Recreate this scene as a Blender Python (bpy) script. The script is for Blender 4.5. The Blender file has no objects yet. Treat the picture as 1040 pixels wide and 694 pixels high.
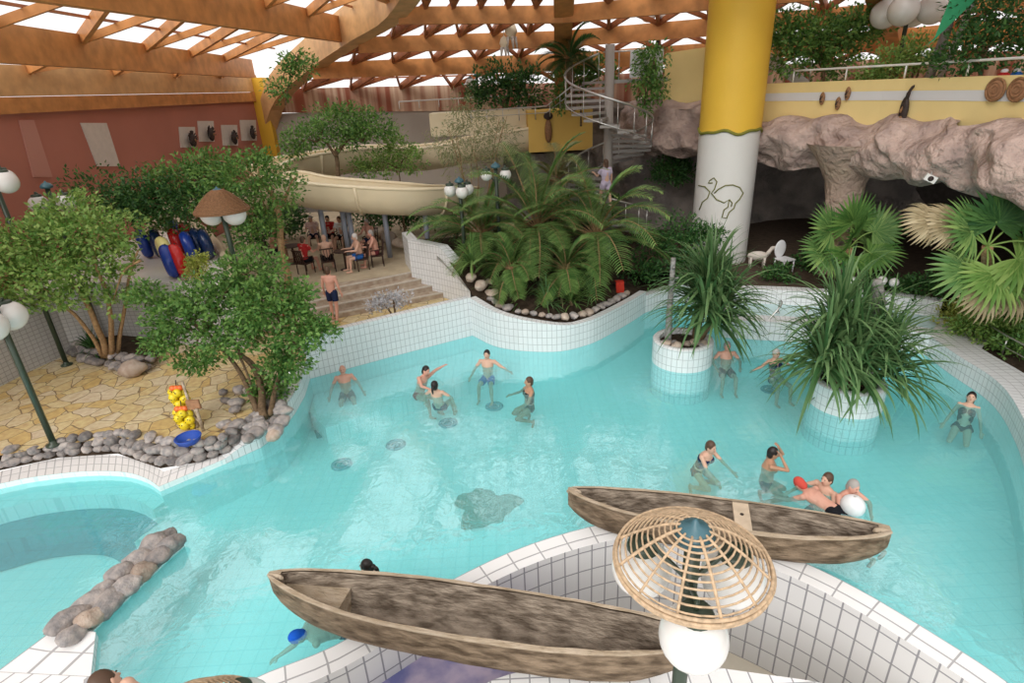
import bpy, bmesh, math, random
from mathutils import Vector, Matrix, noise
random.seed(7)
V=Vector; R=math.radians; PI=math.pi
C=bpy.context.scene.collection
# ---------- camera geometry: a pixel of the photo -> a point of the place ----------
EYE=7.0; FOC=586.0; TH=R(23.7); RO=R(3.0)
CF=V((0,math.cos(TH),-math.sin(TH))); CR=V((1,0,0)); CU=V((0,math.sin(TH),math.cos(TH)))
def ray(px,py):
    dx,dy=px-520,py-347
    a=dx*math.sin(RO)+dy*math.cos(RO); b=dx*math.cos(RO)-dy*math.sin(RO)
    return CF+CR*(b/FOC)-CU*(a/FOC)
def at(px,py,z=0.0):
    d=ray(px,py); t=(z-EYE)/d.z
    return V((d.x*t,d.y*t,z))
def dep(px,py,Y):
    d=ray(px,py); t=Y/d.y
    return V((d.x*t,Y,EYE+d.z*t))
def onplane(px,py,A,B):
    n=V((B[1]-A[1],-(B[0]-A[0]),0)); d=ray(px,py)
    o=V((0,0,EYE)); t=n.dot(V((A[0],A[1],0))-o)/n.dot(d)
    return o+d*t
# ---------- materials ----------
def mat(name,col=(.8,.8,.8),rough=.6,spec=.3,metal=0.,var=0.,vscale=6.,bump=0.,bscale=30.,col2=None,transl=0.,island=False,objrand=0.,coat=0.):
    m=bpy.data.materials.new(name); m.use_nodes=True; nt=m.node_tree; N=nt.nodes; L=nt.links
    b=N['Principled BSDF']; b.inputs['Roughness'].default_value=rough; b.inputs['Metallic'].default_value=metal
    b.inputs['Specular IOR Level'].default_value=spec; b.inputs['Base Color'].default_value=(*col,1)
    if coat: b.inputs['Coat Weight'].default_value=coat
    tc=N.new('ShaderNodeTexCoord'); out=None
    if var>0 or col2:
        no=N.new('ShaderNodeTexNoise'); no.inputs['Scale'].default_value=vscale; no.inputs['Detail'].default_value=5
        L.new(tc.outputs['Object'],no.inputs['Vector'])
        fac=no.outputs['Fac']
        if island:
            g=N.new('ShaderNodeNewGeometry'); fac=g.outputs['Random Per Island']
        rp=N.new('ShaderNodeValToRGB'); L.new(fac,rp.inputs['Fac'])
        c2=col2 or tuple(c*(1-var) for c in col)
        lo,hi=(0.,1.) if island else (.35,.65)
        rp.color_ramp.elements[0].position=lo; rp.color_ramp.elements[1].position=hi
        rp.color_ramp.elements[0].color=(*col,1); rp.color_ramp.elements[1].color=(*c2,1)
        out=rp.outputs['Color']
    if objrand>0:
        oi=N.new('ShaderNodeObjectInfo'); mr=N.new('ShaderNodeMapRange'); L.new(oi.outputs['Random'],mr.inputs['Value'])
        mr.inputs['To Min'].default_value=1-objrand; mr.inputs['To Max'].default_value=1+objrand
        hs=N.new('ShaderNodeHueSaturation'); L.new(mr.outputs['Result'],hs.inputs['Value'])
        if out: L.new(out,hs.inputs['Color'])
        else: hs.inputs['Color'].default_value=(*col,1)
        out=hs.outputs['Color']
    if out: L.new(out,b.inputs['Base Color'])
    if bump>0:
        n2=N.new('ShaderNodeTexNoise'); n2.inputs['Scale'].default_value=bscale; n2.inputs['Detail'].default_value=6
        L.new(tc.outputs['Object'],n2.inputs['Vector'])
        bp=N.new('ShaderNodeBump'); bp.inputs['Strength'].default_value=bump; bp.inputs['Distance'].default_value=.05 if bscale>6 else .22
        L.new(n2.outputs['Fac'],bp.inputs['Height']); L.new(bp.outputs['Normal'],b.inputs['Normal'])
    if transl>0:
        t=N.new('ShaderNodeBsdfTranslucent'); mx=N.new('ShaderNodeMixShader'); mx.inputs[0].default_value=transl
        if out: L.new(out,t.inputs['Color'])
        else: t.inputs['Color'].default_value=(*col,1)
        L.new(b.outputs[0],mx.inputs[1]); L.new(t.outputs[0],mx.inputs[2]); L.new(mx.outputs[0],N['Material Output'].inputs['Surface'])
    return m
def tile_mat(name,col,grout,w,h,mortar=.012,rough=.25,space='UV',col2=None,soft=.1):
    m=bpy.data.materials.new(name); m.use_nodes=True; nt=m.node_tree; N=nt.nodes; L=nt.links
    b=N['Principled BSDF']; b.inputs['Roughness'].default_value=rough; b.inputs['Specular IOR Level'].default_value=.4
    tc=N.new('ShaderNodeTexCoord'); br=N.new('ShaderNodeTexBrick'); L.new(tc.outputs[space],br.inputs['Vector'])
    br.offset=0; br.inputs['Scale'].default_value=1; br.inputs['Brick Width'].default_value=w; br.inputs['Row Height'].default_value=h
    br.inputs['Mortar Size'].default_value=mortar; br.inputs['Mortar Smooth'].default_value=soft
    br.inputs['Color1'].default_value=(*col,1); br.inputs['Color2'].default_value=(*(col2 or tuple(c*.95 for c in col)),1); br.inputs['Mortar'].default_value=(*grout,1)
    L.new(br.outputs['Color'],b.inputs['Base Color'])
    return m
# ---------- mesh builder ----------
class MB:
    def __init__(s): s.v=[]; s.f=[]; s.uv=[]
    def add(s,vs,fs,uvs=None):
        b=len(s.v); s.v+= [tuple(x) for x in vs]
        for i,f in enumerate(fs):
            s.f.append(tuple(b+k for k in f)); s.uv.append(uvs[i] if uvs else None)
        return s
    def quad(s,a,b,c,d,uv=None): return s.add([a,b,c,d],[(0,1,2,3)],[uv] if uv else None)
    def box(s,c,size,M=None):
        x,y,z=[k/2 for k in size]; c=V(c)
        vs=[V((i*x,j*y,k*z)) for k in(-1,1) for j in(-1,1) for i in(-1,1)]
        vs=[(M@p if M else p)+c for p in vs]
        return s.add(vs,[(0,2,3,1),(4,5,7,6),(0,1,5,4),(2,6,7,3),(0,4,6,2),(1,3,7,5)])
    def beam(s,a,b,w,h,up=V((0,0,1))):
        a=V(a);b=V(b); d=(b-a).normalized(); sd=d.cross(up)
        if sd.length<1e-4: sd=V((1,0,0))
        sd.normalize(); n=sd.cross(d)
        vs=[p+sd*(i*w/2)+n*(k*h/2) for p in(a,b) for k in(-1,1) for i in(-1,1)]
        return s.add(vs,[(0,1,3,2),(4,6,7,5),(0,4,5,1),(2,3,7,6),(0,2,6,4),(1,5,7,3)])
    def tube(s,path,rad,n=8,cap=True):
        path=[V(p) for p in path]; m=len(path)
        if not hasattr(rad,'__len__'): rad=[rad]*m
        ref=None; vs=[]
        for i,p in enumerate(path):
            d=(path[min(i+1,m-1)]-path[max(i-1,0)])
            if d.length<1e-9: d=V((0,0,1))
            d.normalize()
            if ref is None:
                ref=V((0,0,1)).cross(d)
                if ref.length<.1: ref=V((1,0,0)).cross(d)
            ref=(ref-d*ref.dot(d)); ref.normalize(); o=d.cross(ref)
            for k in range(n):
                t=2*PI*k/n; vs.append(p+(ref*math.cos(t)+o*math.sin(t))*rad[i])
        fs=[(i*n+k,i*n+(k+1)%n,(i+1)*n+(k+1)%n,(i+1)*n+k) for i in range(m-1) for k in range(n)]
        if cap: fs+=[tuple(range(n))[::-1],tuple((m-1)*n+k for k in range(n))]
        return s.add(vs,fs)
    def lathe(s,prof,n=24,c=(0,0,0),M=None):
        c=V(c); m=len(prof); vs=[]
        for r,z in prof:
            for k in range(n):
                t=2*PI*k/n; p=V((r*math.cos(t),r*math.sin(t),z)); vs.append((M@p if M else p)+c)
        fs=[(i*n+k,i*n+(k+1)%n,(i+1)*n+(k+1)%n,(i+1)*n+k) for i in range(m-1) for k in range(n)]
        per=2*PI*max(p[0] for p in prof); uv=[]; acc=[0]
        for i in range(1,m): acc.append(acc[-1]+math.hypot(prof[i][0]-prof[i-1][0],prof[i][1]-prof[i-1][1]))
        for i in range(m-1):
            for k in range(n): uv.append([(k/n*per,acc[i]),((k+1)/n*per,acc[i]),((k+1)/n*per,acc[i+1]),(k/n*per,acc[i+1])])
        return s.add(vs,fs,uv)
    def ell(s,c,r,M=None,n=14,m=9):
        if not hasattr(r,'__len__'): r=(r,r,r)
        c=V(c); vs=[V((0,0,-r[2]))]
        for i in range(1,m):
            ph=-PI/2+PI*i/m
            for k in range(n):
                t=2*PI*k/n; vs.append(V((r[0]*math.cos(ph)*math.cos(t),r[1]*math.cos(ph)*math.sin(t),r[2]*math.sin(ph))))
        vs.append(V((0,0,r[2]))); e=len(vs)-1
        vs=[(M@p if M else p)+c for p in vs]
        fs=[(0,1+(k+1)%n,1+k) for k in range(n)]
        for i in range(m-2):
            for k in range(n): fs.append((1+i*n+k,1+i*n+(k+1)%n,1+(i+1)*n+(k+1)%n,1+(i+1)*n+k))
        b=1+(m-2)*n; fs+=[(b+k,b+(k+1)%n,e) for k in range(n)]
        return s.add(vs,fs)
    def strip(s,bot,top,u0=0.,vb=None):
        """vertical or sloped band between two polylines with metre UVs"""
        u=u0
        for i in range(len(bot)-1):
            a,b,c,d=V(bot[i]),V(bot[i+1]),V(top[i+1]),V(top[i])
            du=(b-a).length; h1=(d-a).length; h2=(c-b).length
            if vb is not None: uv=[(u,a.z),(u+du,b.z),(u+du,c.z),(u,d.z)]
            else: uv=[(u,0),(u+du,0),(u+du,h2),(u,h1)]
            s.quad(a,b,c,d,uv); u+=du
        return s
    def poly(s,pts): return s.add(pts,[tuple(range(len(pts)))])
    def mesh(s,name):
        me=bpy.data.meshes.new(name); me.from_pydata(s.v,[],s.f)
        if any(s.uv):
            ul=me.uv_layers.new(name='UVMap'); k=0
            for p,uv in zip(me.polygons,s.uv):
                for j in range(p.loop_total):
                    if uv: ul.data[p.loop_start+j].uv=uv[j]
        return me
    def build(s,name,m,parent=None,smooth=True,loc=None,fix=False):
        me=s.mesh(name)
        if fix:
            bm=bmesh.new(); bm.from_mesh(me); bmesh.ops.recalc_face_normals(bm,faces=bm.faces); bm.to_mesh(me); bm.free()
        me.materials.append(m)
        if smooth: me.polygons.foreach_set('use_smooth',[True]*len(me.polygons))
        o=bpy.data.objects.new(name,me); C.objects.link(o)
        if parent: o.parent=parent
        if loc is not None: o.location=loc
        return o
def auto(o,ang=40):
    bm=bmesh.new(); bm.from_mesh(o.data)
    for e in bm.edges:
        if len(e.link_faces)==2 and e.calc_face_angle(0)>R(ang): e.smooth=False
    bm.to_mesh(o.data); bm.free(); return o
def tag(o,label,cat,group=None,kind=None):
    if label: o['label']=label
    if cat: o['category']=cat
    if group: o['group']=group
    if kind: o['kind']=kind
    return o
def thing(name,label,cat,loc=(0,0,0),rz=0.,group=None):
    o=bpy.data.objects.new(name,None); C.objects.link(o); o.location=loc; o.rotation_euler=(0,0,rz); o.empty_display_size=.2
    return tag(o,label,cat,group)
def struct(o,label=None):
    o['kind']='structure'
    if label: o['label']=label
    return o
KIDS={}
def copy_tree(o,parent=None):
    c=o.copy(); C.objects.link(c)
    if parent: c.parent=parent
    for ch in list(o.children): copy_tree(ch,c)
    return c
def catmull(pts,n=6):
    pts=[V(p) for p in pts]; out=[]
    P=[pts[0]*2-pts[1]]+pts+[pts[-1]*2-pts[-2]]
    for i in range(1,len(P)-2):
        a,b,c,d=P[i-1],P[i],P[i+1],P[i+2]
        for k in range(n):
            t=k/n; out.append(.5*((2*b)+(c-a)*t+(2*a-5*b+4*c-d)*t*t+(3*b-a-3*c+d)*t**3))
    out.append(pts[-1]); return out
def offset(pts,d):
    """polyline moved sideways in plan (positive: to the left of its direction)"""
    out=[]
    for i,p in enumerate(pts):
        t=V(pts[min(i+1,len(pts)-1)])-V(pts[max(i-1,0)]); t.z=0; t.normalize()
        out.append(V(p)+V((-t.y,t.x,0))*d)
    return out
def zs(pts,z): return [V((p[0],p[1],z)) for p in pts]
# ---------- shared materials ----------
M={}
M['wtile']=tile_mat('white_wall_tile',(.80,.82,.83),(.48,.49,.50),.14,.22,.008)
M['poolw']=tile_mat('pale_turquoise_wall_tile',(.72,.90,.90),(.60,.80,.81),.14,.22,.006)
M['ntile']=tile_mat('grey_white_channel_tile',(.72,.72,.72),(.30,.30,.32),.24,.40,.013)
M['cap']=tile_mat('white_coping_tile',(.88,.88,.88),(.42,.42,.43),.50,.235,.013)
M['cap2']=tile_mat('white_ring_tile',(.86,.85,.84),(.5,.5,.5),.16,.30,.012)
M['floor_tile']=tile_mat('ledge_tile',(.85,.85,.85),(.35,.35,.37),.25,.25,.010,space='Object')
M['pool']=tile_mat('pool_floor_tile',(.84,.93,.92),(.66,.82,.83),.25,.25,.008,space='Object',col2=(.80,.91,.90))
M['bench']=tile_mat('bench_tile',(.92,.95,.95),(.70,.80,.80),.25,.25,.010,space='Object')
M['teal']=tile_mat('teal_tile',(.10,.36,.42),(.08,.28,.33),.25,.25,.012,space='Object')
M['green_metal']=mat('dark_green_metal',(.035,.055,.035),.35,.5)
M['teal_metal']=mat('teal_metal',(.05,.13,.16),.35,.5)
M['globe']=mat('opal_glass',(.74,.73,.70),.2,.5)
M['wicker']=mat('rattan',(.62,.45,.29),.55,.3,var=.35,vscale=25)
M['wicker_brown']=mat('brown_wicker',(.30,.16,.08),.7,.2,var=.4,vscale=40)
M['steel']=mat('stainless_steel',(.62,.62,.60),.28,.5,metal=.9)
M['white_metal']=mat('white_painted_metal',(.75,.75,.72),.35,.5)
M['glulam']=mat('orange_glulam_timber',(.60,.26,.085),.5,.3,var=.3,vscale=2.5)
M['glulam_pale']=mat('pale_glulam_timber',(.66,.38,.17),.5,.3,var=.22,vscale=2.5)
M['glulam_dark']=mat('dark_glulam_timber',(.42,.15,.06),.55,.3,var=.3,vscale=3)
M['bark']=mat('brown_bark',(.22,.15,.09),.9,.1,var=.5,vscale=14,bump=.6,bscale=40)
M['bark_tan']=mat('tan_bark',(.42,.27,.14),.85,.1,var=.4,vscale=14,bump=.4,bscale=40)
def leafm(name,c1,c2,tr=.3): return mat(name,c1,.5,.35,col2=c2,island=True,transl=tr)
M['leaf_mid']=leafm('mid_green_leaf',(.06,.17,.035),(.22,.38,.09))
M['leaf_dark']=leafm('dark_green_leaf',(.025,.09,.025),(.09,.21,.05))
M['leaf_light']=leafm('light_green_leaf',(.12,.27,.05),(.36,.50,.14))
M['leaf_bamboo']=leafm('bamboo_leaf',(.20,.26,.12),(.45,.45,.22))
M['leaf_palm']=leafm('palm_leaf',(.07,.18,.045),(.27,.41,.12),.25)
M['leaf_yucca']=leafm('yucca_leaf',(.045,.13,.04),(.17,.28,.11),.15)
M['leaf_dry']=leafm('dry_palm_leaf',(.30,.24,.13),(.50,.42,.26),.2)
M['leaf_yellow']=leafm('yellow_green_leaf',(.30,.38,.06),(.50,.52,.14))
M['leaf_grey']=leafm('silver_leaf',(.45,.46,.48),(.68,.68,.72),.2)
M['rock']=mat('grey_stone',(.22,.21,.21),.8,.25,col2=(.42,.37,.34),vscale=3,bump=.5,bscale=14,objrand=.35)
M['rock_warm']=mat('warm_stone',(.38,.29,.23),.8,.25,col2=(.50,.42,.35),vscale=3,bump=.5,bscale=14,objrand=.3)
M['soil']=mat('dark_soil',(.07,.05,.035),.95,.1,var=.5,vscale=6,bump=.6,bscale=20)
M['slide']=mat('cream_fibreglass',(.80,.69,.48),.3,.5,var=.06,vscale=1.5)
M['plat']=mat('white_platform_coating',(.88,.86,.80),.35,.4,var=.05,vscale=1.5)
# ================= THE SETTING =================
def pts(l,z): return [at(x,y,z) for x,y in l]
# ---- pool outline (water level z = 0) ----
L_ring_in=[(-160,540),(0,497),(60,486.5),(100,483.5),(130,485),(150,491),(163,499.5)]
L_ring_out=[(-160,515),(0,479),(60,465.5),(100,462),(130,464),(150,469.5),(166,479)]
L_side=[(230,471),(265,455),(285,440),(300,420),(310,402),(315,385)]
L_back=[(315,385),(400,362),(480,341)]
L_bulge=[(480,341),(500,351),(520,355.5),(545,357.5),(570,357),(592,352),(610,345),(640,328),(655,318)]
L_behind=[(655,318),(690,306),(722,316),(733,343)]
L_alc=[(733,343),(770,345.5),(800,347),(850,351),(900,353),(940,361)]
L_right=[(940,361),(966,381),(997,402),(1015,420),(1028,443),(1038,468),(1050,520),(1062,600)]
W_side=pts(L_side,0); W_back=pts(L_back,0); W_bulge=catmull(pts(L_bulge,0),3); W_behind=pts(L_behind,0)
W_alc=pts(L_alc,0); W_right=catmull(pts(L_right,0),3)
capo=[V((-4.9,4.25,0)),V((-3.69,5.14,0)),V((-2.66,5.62,0)),V((-1.55,6.40,0)),V((-.2,7.20,0)),V((1.15,7.68,0)),V((2.1,7.75,0)),V((3.15,7.45,0)),V((4.09,6.83,0)),V((4.79,6.15,0)),V((5.43,5.24,0)),V((5.82,4.54,0)),V((6.2,3.4,0))]
capo=catmull(capo,4)
ring_in=catmull(pts(L_ring_in,0),3)
wedge=[at(92,740),at(95,694),at(100,648),at(62,642),at(0,689),at(-160,800)]
OUT=ring_in+W_side+W_back[1:]+W_bulge[1:]+W_behind[1:]+W_alc[1:]+W_right[1:]+capo[::-1]+wedge
def out_poly(z): return [V((p.x,p.y,z)) for p in OUT]
PF=-.95
struct(MB().poly(out_poly(PF)).build('floor_pool',M['pool'],smooth=False))
# pool walls below the water all round
def wall(name,line,z0,z1,m):
    o=struct(MB().strip(zs(line,max(z0,0) if z0<0 else z0),zs(line,z1) if not hasattr(z1,'__len__') else [V((p.x,p.y,z)) for p,z in zip(line,z1)],vb=1).build(name,m,smooth=False))
    if z0<0: MB().strip(zs(line,z0),zs(line,0),vb=1).build('underwater_face',M['poolw'],o,smooth=False)
    return o
wall('wall_basin',ring_in+[W_side[0]],PF,.12,M['pool'])
wall('wall_pool_near',capo,PF,.12,M['wtile'])
wall('wall_wedge',wedge,PF,.12,M['wtile'])
side_z=[.12,.34,.42,.46,.5,.55]
wall('wall_pool_side',W_side,PF,side_z,M['wtile'])
wall('wall_pool_back',W_back,PF,[1.2,1.22,1.25],M['wtile'])
nb=len(W_bulge); bz=[1.25-.5*min(1,i/(nb*.55)) for i in range(nb)]
wall('wall_pool_bulge',W_bulge,PF,bz,M['wtile'])
wall('wall_pool_inlet',W_behind,PF,.6,M['wtile'])
wall('wall_pool_alcove',W_alc,PF,.58,M['wtile'])
wall('wall_pool_right',W_right,PF,[.55]*len(W_right),M['wtile'])
# copings
def coping(name,line,z,d,m=None,dz=0.,skirt=True):
    zl=z if hasattr(z,'__len__') else [z]*len(line)
    a=[V((p.x,p.y,q)) for p,q in zip(line,zl)]; b=[V((p.x,p.y,q+dz)) for p,q in zip(offset(line,d),zl)]
    mb=MB().strip(a,b)
    if skirt: mb.strip(b,[p-V((0,0,.5)) for p in b])
    return struct(mb.build(name,m or M['cap'],smooth=False))
coping('trim_coping_near',capo,.12,-.40,skirt=False)
coping('trim_coping_side',W_side,side_z,.24,M['wtile'])
coping('trim_coping_back',W_back,[1.2,1.22,1.25],.24,M['wtile'])
coping('trim_coping_bulge',W_bulge,bz,.22,M['wtile'])
coping('trim_coping_inlet',W_behind,.6,.3,M['wtile'])
coping('trim_coping_alcove',W_alc,.58,.5,M['wtile'])
coping('trim_coping_right',W_right,.55,.78,M['wtile'])
# white ring round the left basin
ro=catmull(pts(L_ring_out,.12),3)
mb=MB().strip(zs(ring_in,.12),ro); 
mb.strip([ring_in[-1]+V((0,0,.12)),W_side[0]+V((0,0,.12))],[ro[-1],at(229,461,.12)])
struct(mb.build('trim_basin_ring',M['cap2'],smooth=False))
# white tiled tongue of wall at the end of the rock divider
wt=[V((p.x,p.y,.12)) for p in wedge]
mb=MB(); mb.quad(wt[5],wt[4],wt[1],wt[0],[(0,0),(2.4,0),(2.4,1.2),(0,1.2)]); mb.quad(wt[4],wt[3],wt[2],wt[1],[(0,0),(1.,0),(1.,.4),(0,.7)])
struct(mb.build('trim_wedge',M['cap'],smooth=False))
M['teal2']=tile_mat('dark_teal_shade',(.16,.45,.48),(.10,.32,.35),.25,.06,.02,space='Object')
# underwater bench in the back corner, alcove bench, basin steps
def slab(name,poly,z,m,depth=.5):
    mb=MB().poly(zs(poly,z)); q=poly+[poly[0]]; mb.strip(zs(q,z-depth),zs(q,z))
    return struct(mb.build(name,m,smooth=False))
bl=[W_side[-1]+V((.03,-.02,0)),W_side[-2]+V((.02,0,0)),at(330,433,-.42),at(400,409,-.42),at(470,386,-.42),at(505,374,-.42),at(515,362,-.2),W_back[-1]+V((0,-.03,0))]
slab('floor_bench',[V(p) for p in bl],-.48,M['bench'],.47)
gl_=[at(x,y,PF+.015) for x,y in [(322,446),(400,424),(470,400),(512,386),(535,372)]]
struct(MB().strip(offset(gl_,.45),gl_).build('floor_bench_shade',M['teal2'],smooth=False))  # flat teal strip, paints the dark band of shade along the bench edge
slab('floor_bench_alcove',[W_alc[0]+V((.02,-.05,0)),W_alc[1]+V((0,-.02,0)),W_alc[2]+V((0,-.02,0)),W_alc[3],at(850,372,-.45),at(800,368,-.45),at(735,366,-.45)],-.50,M['pool'],.45)
ctr=at(20,600,0)
def shr(t): return [p.lerp(ctr,t) for p in ring_in]
mb=MB(); a=zs(ring_in,-.25); b=zs(shr(.10),-.25); mb.strip(a,b); mb.strip(zs(shr(.10),-.6),b)
struct(mb.build('floor_basin_step',M['bench'],smooth=False))
mb=MB(); mb.strip(zs(shr(.10),-.6),zs(shr(.30),-.6)); mb.strip(zs(shr(.30),PF),zs(shr(.30),-.6))
struct(mb.build('floor_basin_seat',M['teal'],smooth=False))
e1,e2,e3=ring_in[-1],shr(.10)[-1],shr(.30)[-1]
struct(MB().strip(zs([e1,e2,e2,e3],PF),[V((e1.x,e1.y,-.25)),V((e2.x,e2.y,-.25)),V((e2.x,e2.y,-.6)),V((e3.x,e3.y,-.6))]).build('floor_basin_step_end',M['poolw'],smooth=False))
mb=MB(); mb.strip(zs(shr(.30),PF+.02),zs(shr(.42),PF+.02)); struct(mb.build('floor_basin_groove',M['teal'],smooth=False))
# ---- water surface ----
m=bpy.data.materials.new('pool_water'); m.use_nodes=True; N=m.node_tree.nodes; L=m.node_tree.links; N.remove(N['Principled BSDF'])
tr=N.new('ShaderNodeBsdfTransparent'); tr.inputs['Color'].default_value=(.50,.94,.96,1)
gl=N.new('ShaderNodeBsdfGlossy'); gl.inputs['Roughness'].default_value=.05
tc=N.new('ShaderNodeTexCoord'); n1=N.new('ShaderNodeTexNoise'); n1.inputs['Scale'].default_value=3.2; n1.inputs['Detail'].default_value=3; n1.inputs['Distortion'].default_value=.8
L.new(tc.outputs['Object'],n1.inputs['Vector']); bp=N.new('ShaderNodeBump'); bp.inputs['Strength'].default_value=.14; bp.inputs['Distance'].default_value=.05
L.new(n1.outputs['Fac'],bp.inputs['Height']); fr=N.new('ShaderNodeFresnel'); fr.inputs['IOR'].default_value=1.33; L.new(bp.outputs['Normal'],fr.inputs['Normal']); L.new(bp.outputs['Normal'],gl.inputs['Normal'])
mx=N.new('ShaderNodeMixShader'); hf=N.new('ShaderNodeMath'); hf.operation='MULTIPLY'; hf.inputs[1].default_value=.24; L.new(fr.outputs[0],hf.inputs[0]); L.new(hf.outputs[0],mx.inputs[0]); df=N.new('ShaderNodeBsdfDiffuse'); df.inputs['Color'].default_value=(.46,.90,.93,1); tm=N.new('ShaderNodeMixShader'); tm.inputs[0].default_value=.23; L.new(tr.outputs[0],tm.inputs[1]); L.new(df.outputs[0],tm.inputs[2]); L.new(tm.outputs[0],mx.inputs[1]); L.new(gl.outputs[0],mx.inputs[2]); L.new(mx.outputs[0],N['Material Output'].inputs['Surface'])
M['water']=m
tag(MB().poly(out_poly(0)).build('water',m,smooth=False),'clear turquoise pool water filling the winding pool','water',kind='structure')
# ---- dry channel in front of the near pool wall ----
capi=offset(capo,-.40)
struct(MB().strip(zs(capi,-2.0),zs(capi,.12),vb=1).build('wall_channel',M['ntile'],smooth=False))
M['cream_floor']=mat('cream_channel_floor',(.72,.66,.54),.6,.2,var=.08,vscale=3)
M['purple_floor']=mat('purple_marbled_mat',(.16,.17,.38),.5,.3,col2=(.50,.42,.55),vscale=2.2)
struct(MB().poly([V((-6,2,-2)),V((7.5,2,-2)),V((7.5,8.3,-2)),V((-6,8.3,-2))]).build('floor_channel',M['cream_floor'],smooth=False))
mz=-.55; mp_=pts([(352,712),(372,682),(410,655),(450,632),(520,600),(600,640),(560,705),(380,735)],mz)
struct(MB().poly(mp_).strip(zs(mp_+mp_[:1],-2),mp_+mp_[:1]).build('floor_channel_mat',M['purple_floor'],smooth=False))
le=catmull(pts([(470,712),(500,691),(555,677),(620,672),(700,674),(740,680),(780,685.5),(830,693),(885,706)],.12),3)
lp=[V((le[0].x-1.5,2.2,.12))]+le+[V((le[-1].x+2,2.2,.12))]
mb=MB().poly(lp); struct(mb.build('floor_ledge',M['floor_tile'],smooth=False))
struct(MB().strip(zs(le,-2),le).build('wall_ledge',M['ntile'],smooth=False))
# ---- stone terrace ----
m=bpy.data.materials.new('crazy_paving'); m.use_nodes=True; N=m.node_tree.nodes; L=m.node_tree.links; b=N['Principled BSDF']; b.inputs['Roughness'].default_value=.7
tc=N.new('ShaderNodeTexCoord'); nn=N.new('ShaderNodeTexNoise'); nn.inputs['Scale'].default_value=1.2; mixv=N.new('ShaderNodeVectorMath'); mixv.operation='ADD'
sc_=N.new('ShaderNodeVectorMath'); sc_.operation='SCALE'; sc_.inputs['Scale'].default_value=.35
L.new(tc.outputs['Object'],nn.inputs['Vector']); L.new(nn.outputs['Color'],sc_.inputs[0]); L.new(tc.outputs['Object'],mixv.inputs[0]); L.new(sc_.outputs[0],mixv.inputs[1])
vo=N.new('ShaderNodeTexVoronoi'); vo.feature='DISTANCE_TO_EDGE'; vo.inputs['Scale'].default_value=2.3; L.new(mixv.outputs[0],vo.inputs['Vector'])
v2=N.new('ShaderNodeTexVoronoi'); v2.feature='F1'; v2.inputs['Scale'].default_value=2.3; L.new(mixv.outputs[0],v2.inputs['Vector'])
sep=N.new('ShaderNodeSeparateColor'); L.new(v2.outputs['Color'],sep.inputs[0])
rp=N.new('ShaderNodeValToRGB'); L.new(sep.outputs[0],rp.inputs['Fac']); e=rp.color_ramp.elements; e[0].color=(.60,.42,.16,1); e[1].color=(.66,.55,.38,1); x=e.new(.5); x.color=(.66,.53,.28,1)
n3=N.new('ShaderNodeTexNoise'); n3.inputs['Scale'].default_value=7; n3.inputs['Detail'].default_value=6; L.new(tc.outputs['Object'],n3.inputs['Vector'])
ml=N.new('ShaderNodeMixRGB'); ml.blend_type='OVERLAY'; ml.inputs[0].default_value=.55; L.new(rp.outputs[0],ml.inputs[1]); L.new(n3.outputs['Fac'],ml.inputs[2])
ge=N.new('ShaderNodeMath'); ge.operation='LESS_THAN'; ge.inputs[1].default_value=.022; L.new(vo.outputs['Distance'],ge.inputs[0])
m2=N.new('ShaderNodeMixRGB'); L.new(ge.outputs[0],m2.inputs[0]); L.new(ml.outputs[0],m2.inputs[1]); m2.inputs[2].default_value=(.25,.17,.09,1); L.new(m2.outputs[0],b.inputs['Base Color'])
M['paving']=m
TZ=.42
t_edge=pts([(-160,500),(0,463),(60,452),(120,444),(165,452),(200,455),(228,447),(255,430),(278,408)],TZ)
bk=offset(W_back,.24)
terr=t_edge+[V((bk[0].x-.25,bk[0].y-.6,TZ)),V((bk[0].x-.1,bk[0].y,TZ)),V((bk[1].x,bk[1].y,TZ)),V((bk[2].x,bk[2].y,TZ)),V((-1.6,20,TZ)),V((-4,22,TZ)),V((-26,22,TZ)),V((-26,10,TZ))]
struct(MB().poly(terr).build('floor_terrace',M['paving'],smooth=False))
mb=MB(); re=pts([(-160,515),(0,478),(60,465),(120,461),(163,476),(200,470),(229,461),(262,440),(285,420),(300,396)],.12)
re2=pts([(-160,500),(0,461),(60,450),(120,442),(165,450),(200,453),(228,445),(255,428),(278,406),(290,380)],TZ)
mb.strip(re,re2); struct(mb.build('trim_rock_bed',M['soil'],smooth=False))
# ---- steps ----
M['step']=mat('brown_stone_step',(.36,.27,.20),.8,.2,col2=(.50,.42,.33),vscale=5,bump=.3,bscale=25)
M['nosing']=mat('pale_step_nosing',(.62,.56,.48),.7,.2,var=.2,vscale=8)
st=[((453,297),(330,321)),((439,290.5),(330,312)),((426,284),(330,304)),((413,278),(330,295))]
for i,(a,b) in enumerate(st):
    z=TZ+.17*(i+1); p=at(*a,z); q=at(*b,z); d=(p-q).normalized(); nrm=V((-d.y,d.x,0))
    q=q-d*2.0; p=p+d*.25
    if nrm.y<0: nrm=-nrm
    s=MB(); s.add([q,p,p+nrm*2.5,q+nrm*2.5]+[k-V((0,0,.17)) for k in(q,p,p+nrm*2.5,q+nrm*2.5)],[(0,1,2,3),(4,5,1,0),(5,6,2,1),(7,4,0,3)])
    o=struct(s.build('floor_step',M['step'],smooth=False))
    n=MB(); n.box((p+q)/2+V((0,0,0))+nrm*.04,((p-q).length,.10,.035),Matrix.Rotation(math.atan2(d.y,d.x),3,'Z')); n.build('step_nosing',M['nosing'],o,smooth=False)
UZ=TZ+.17*4
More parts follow.
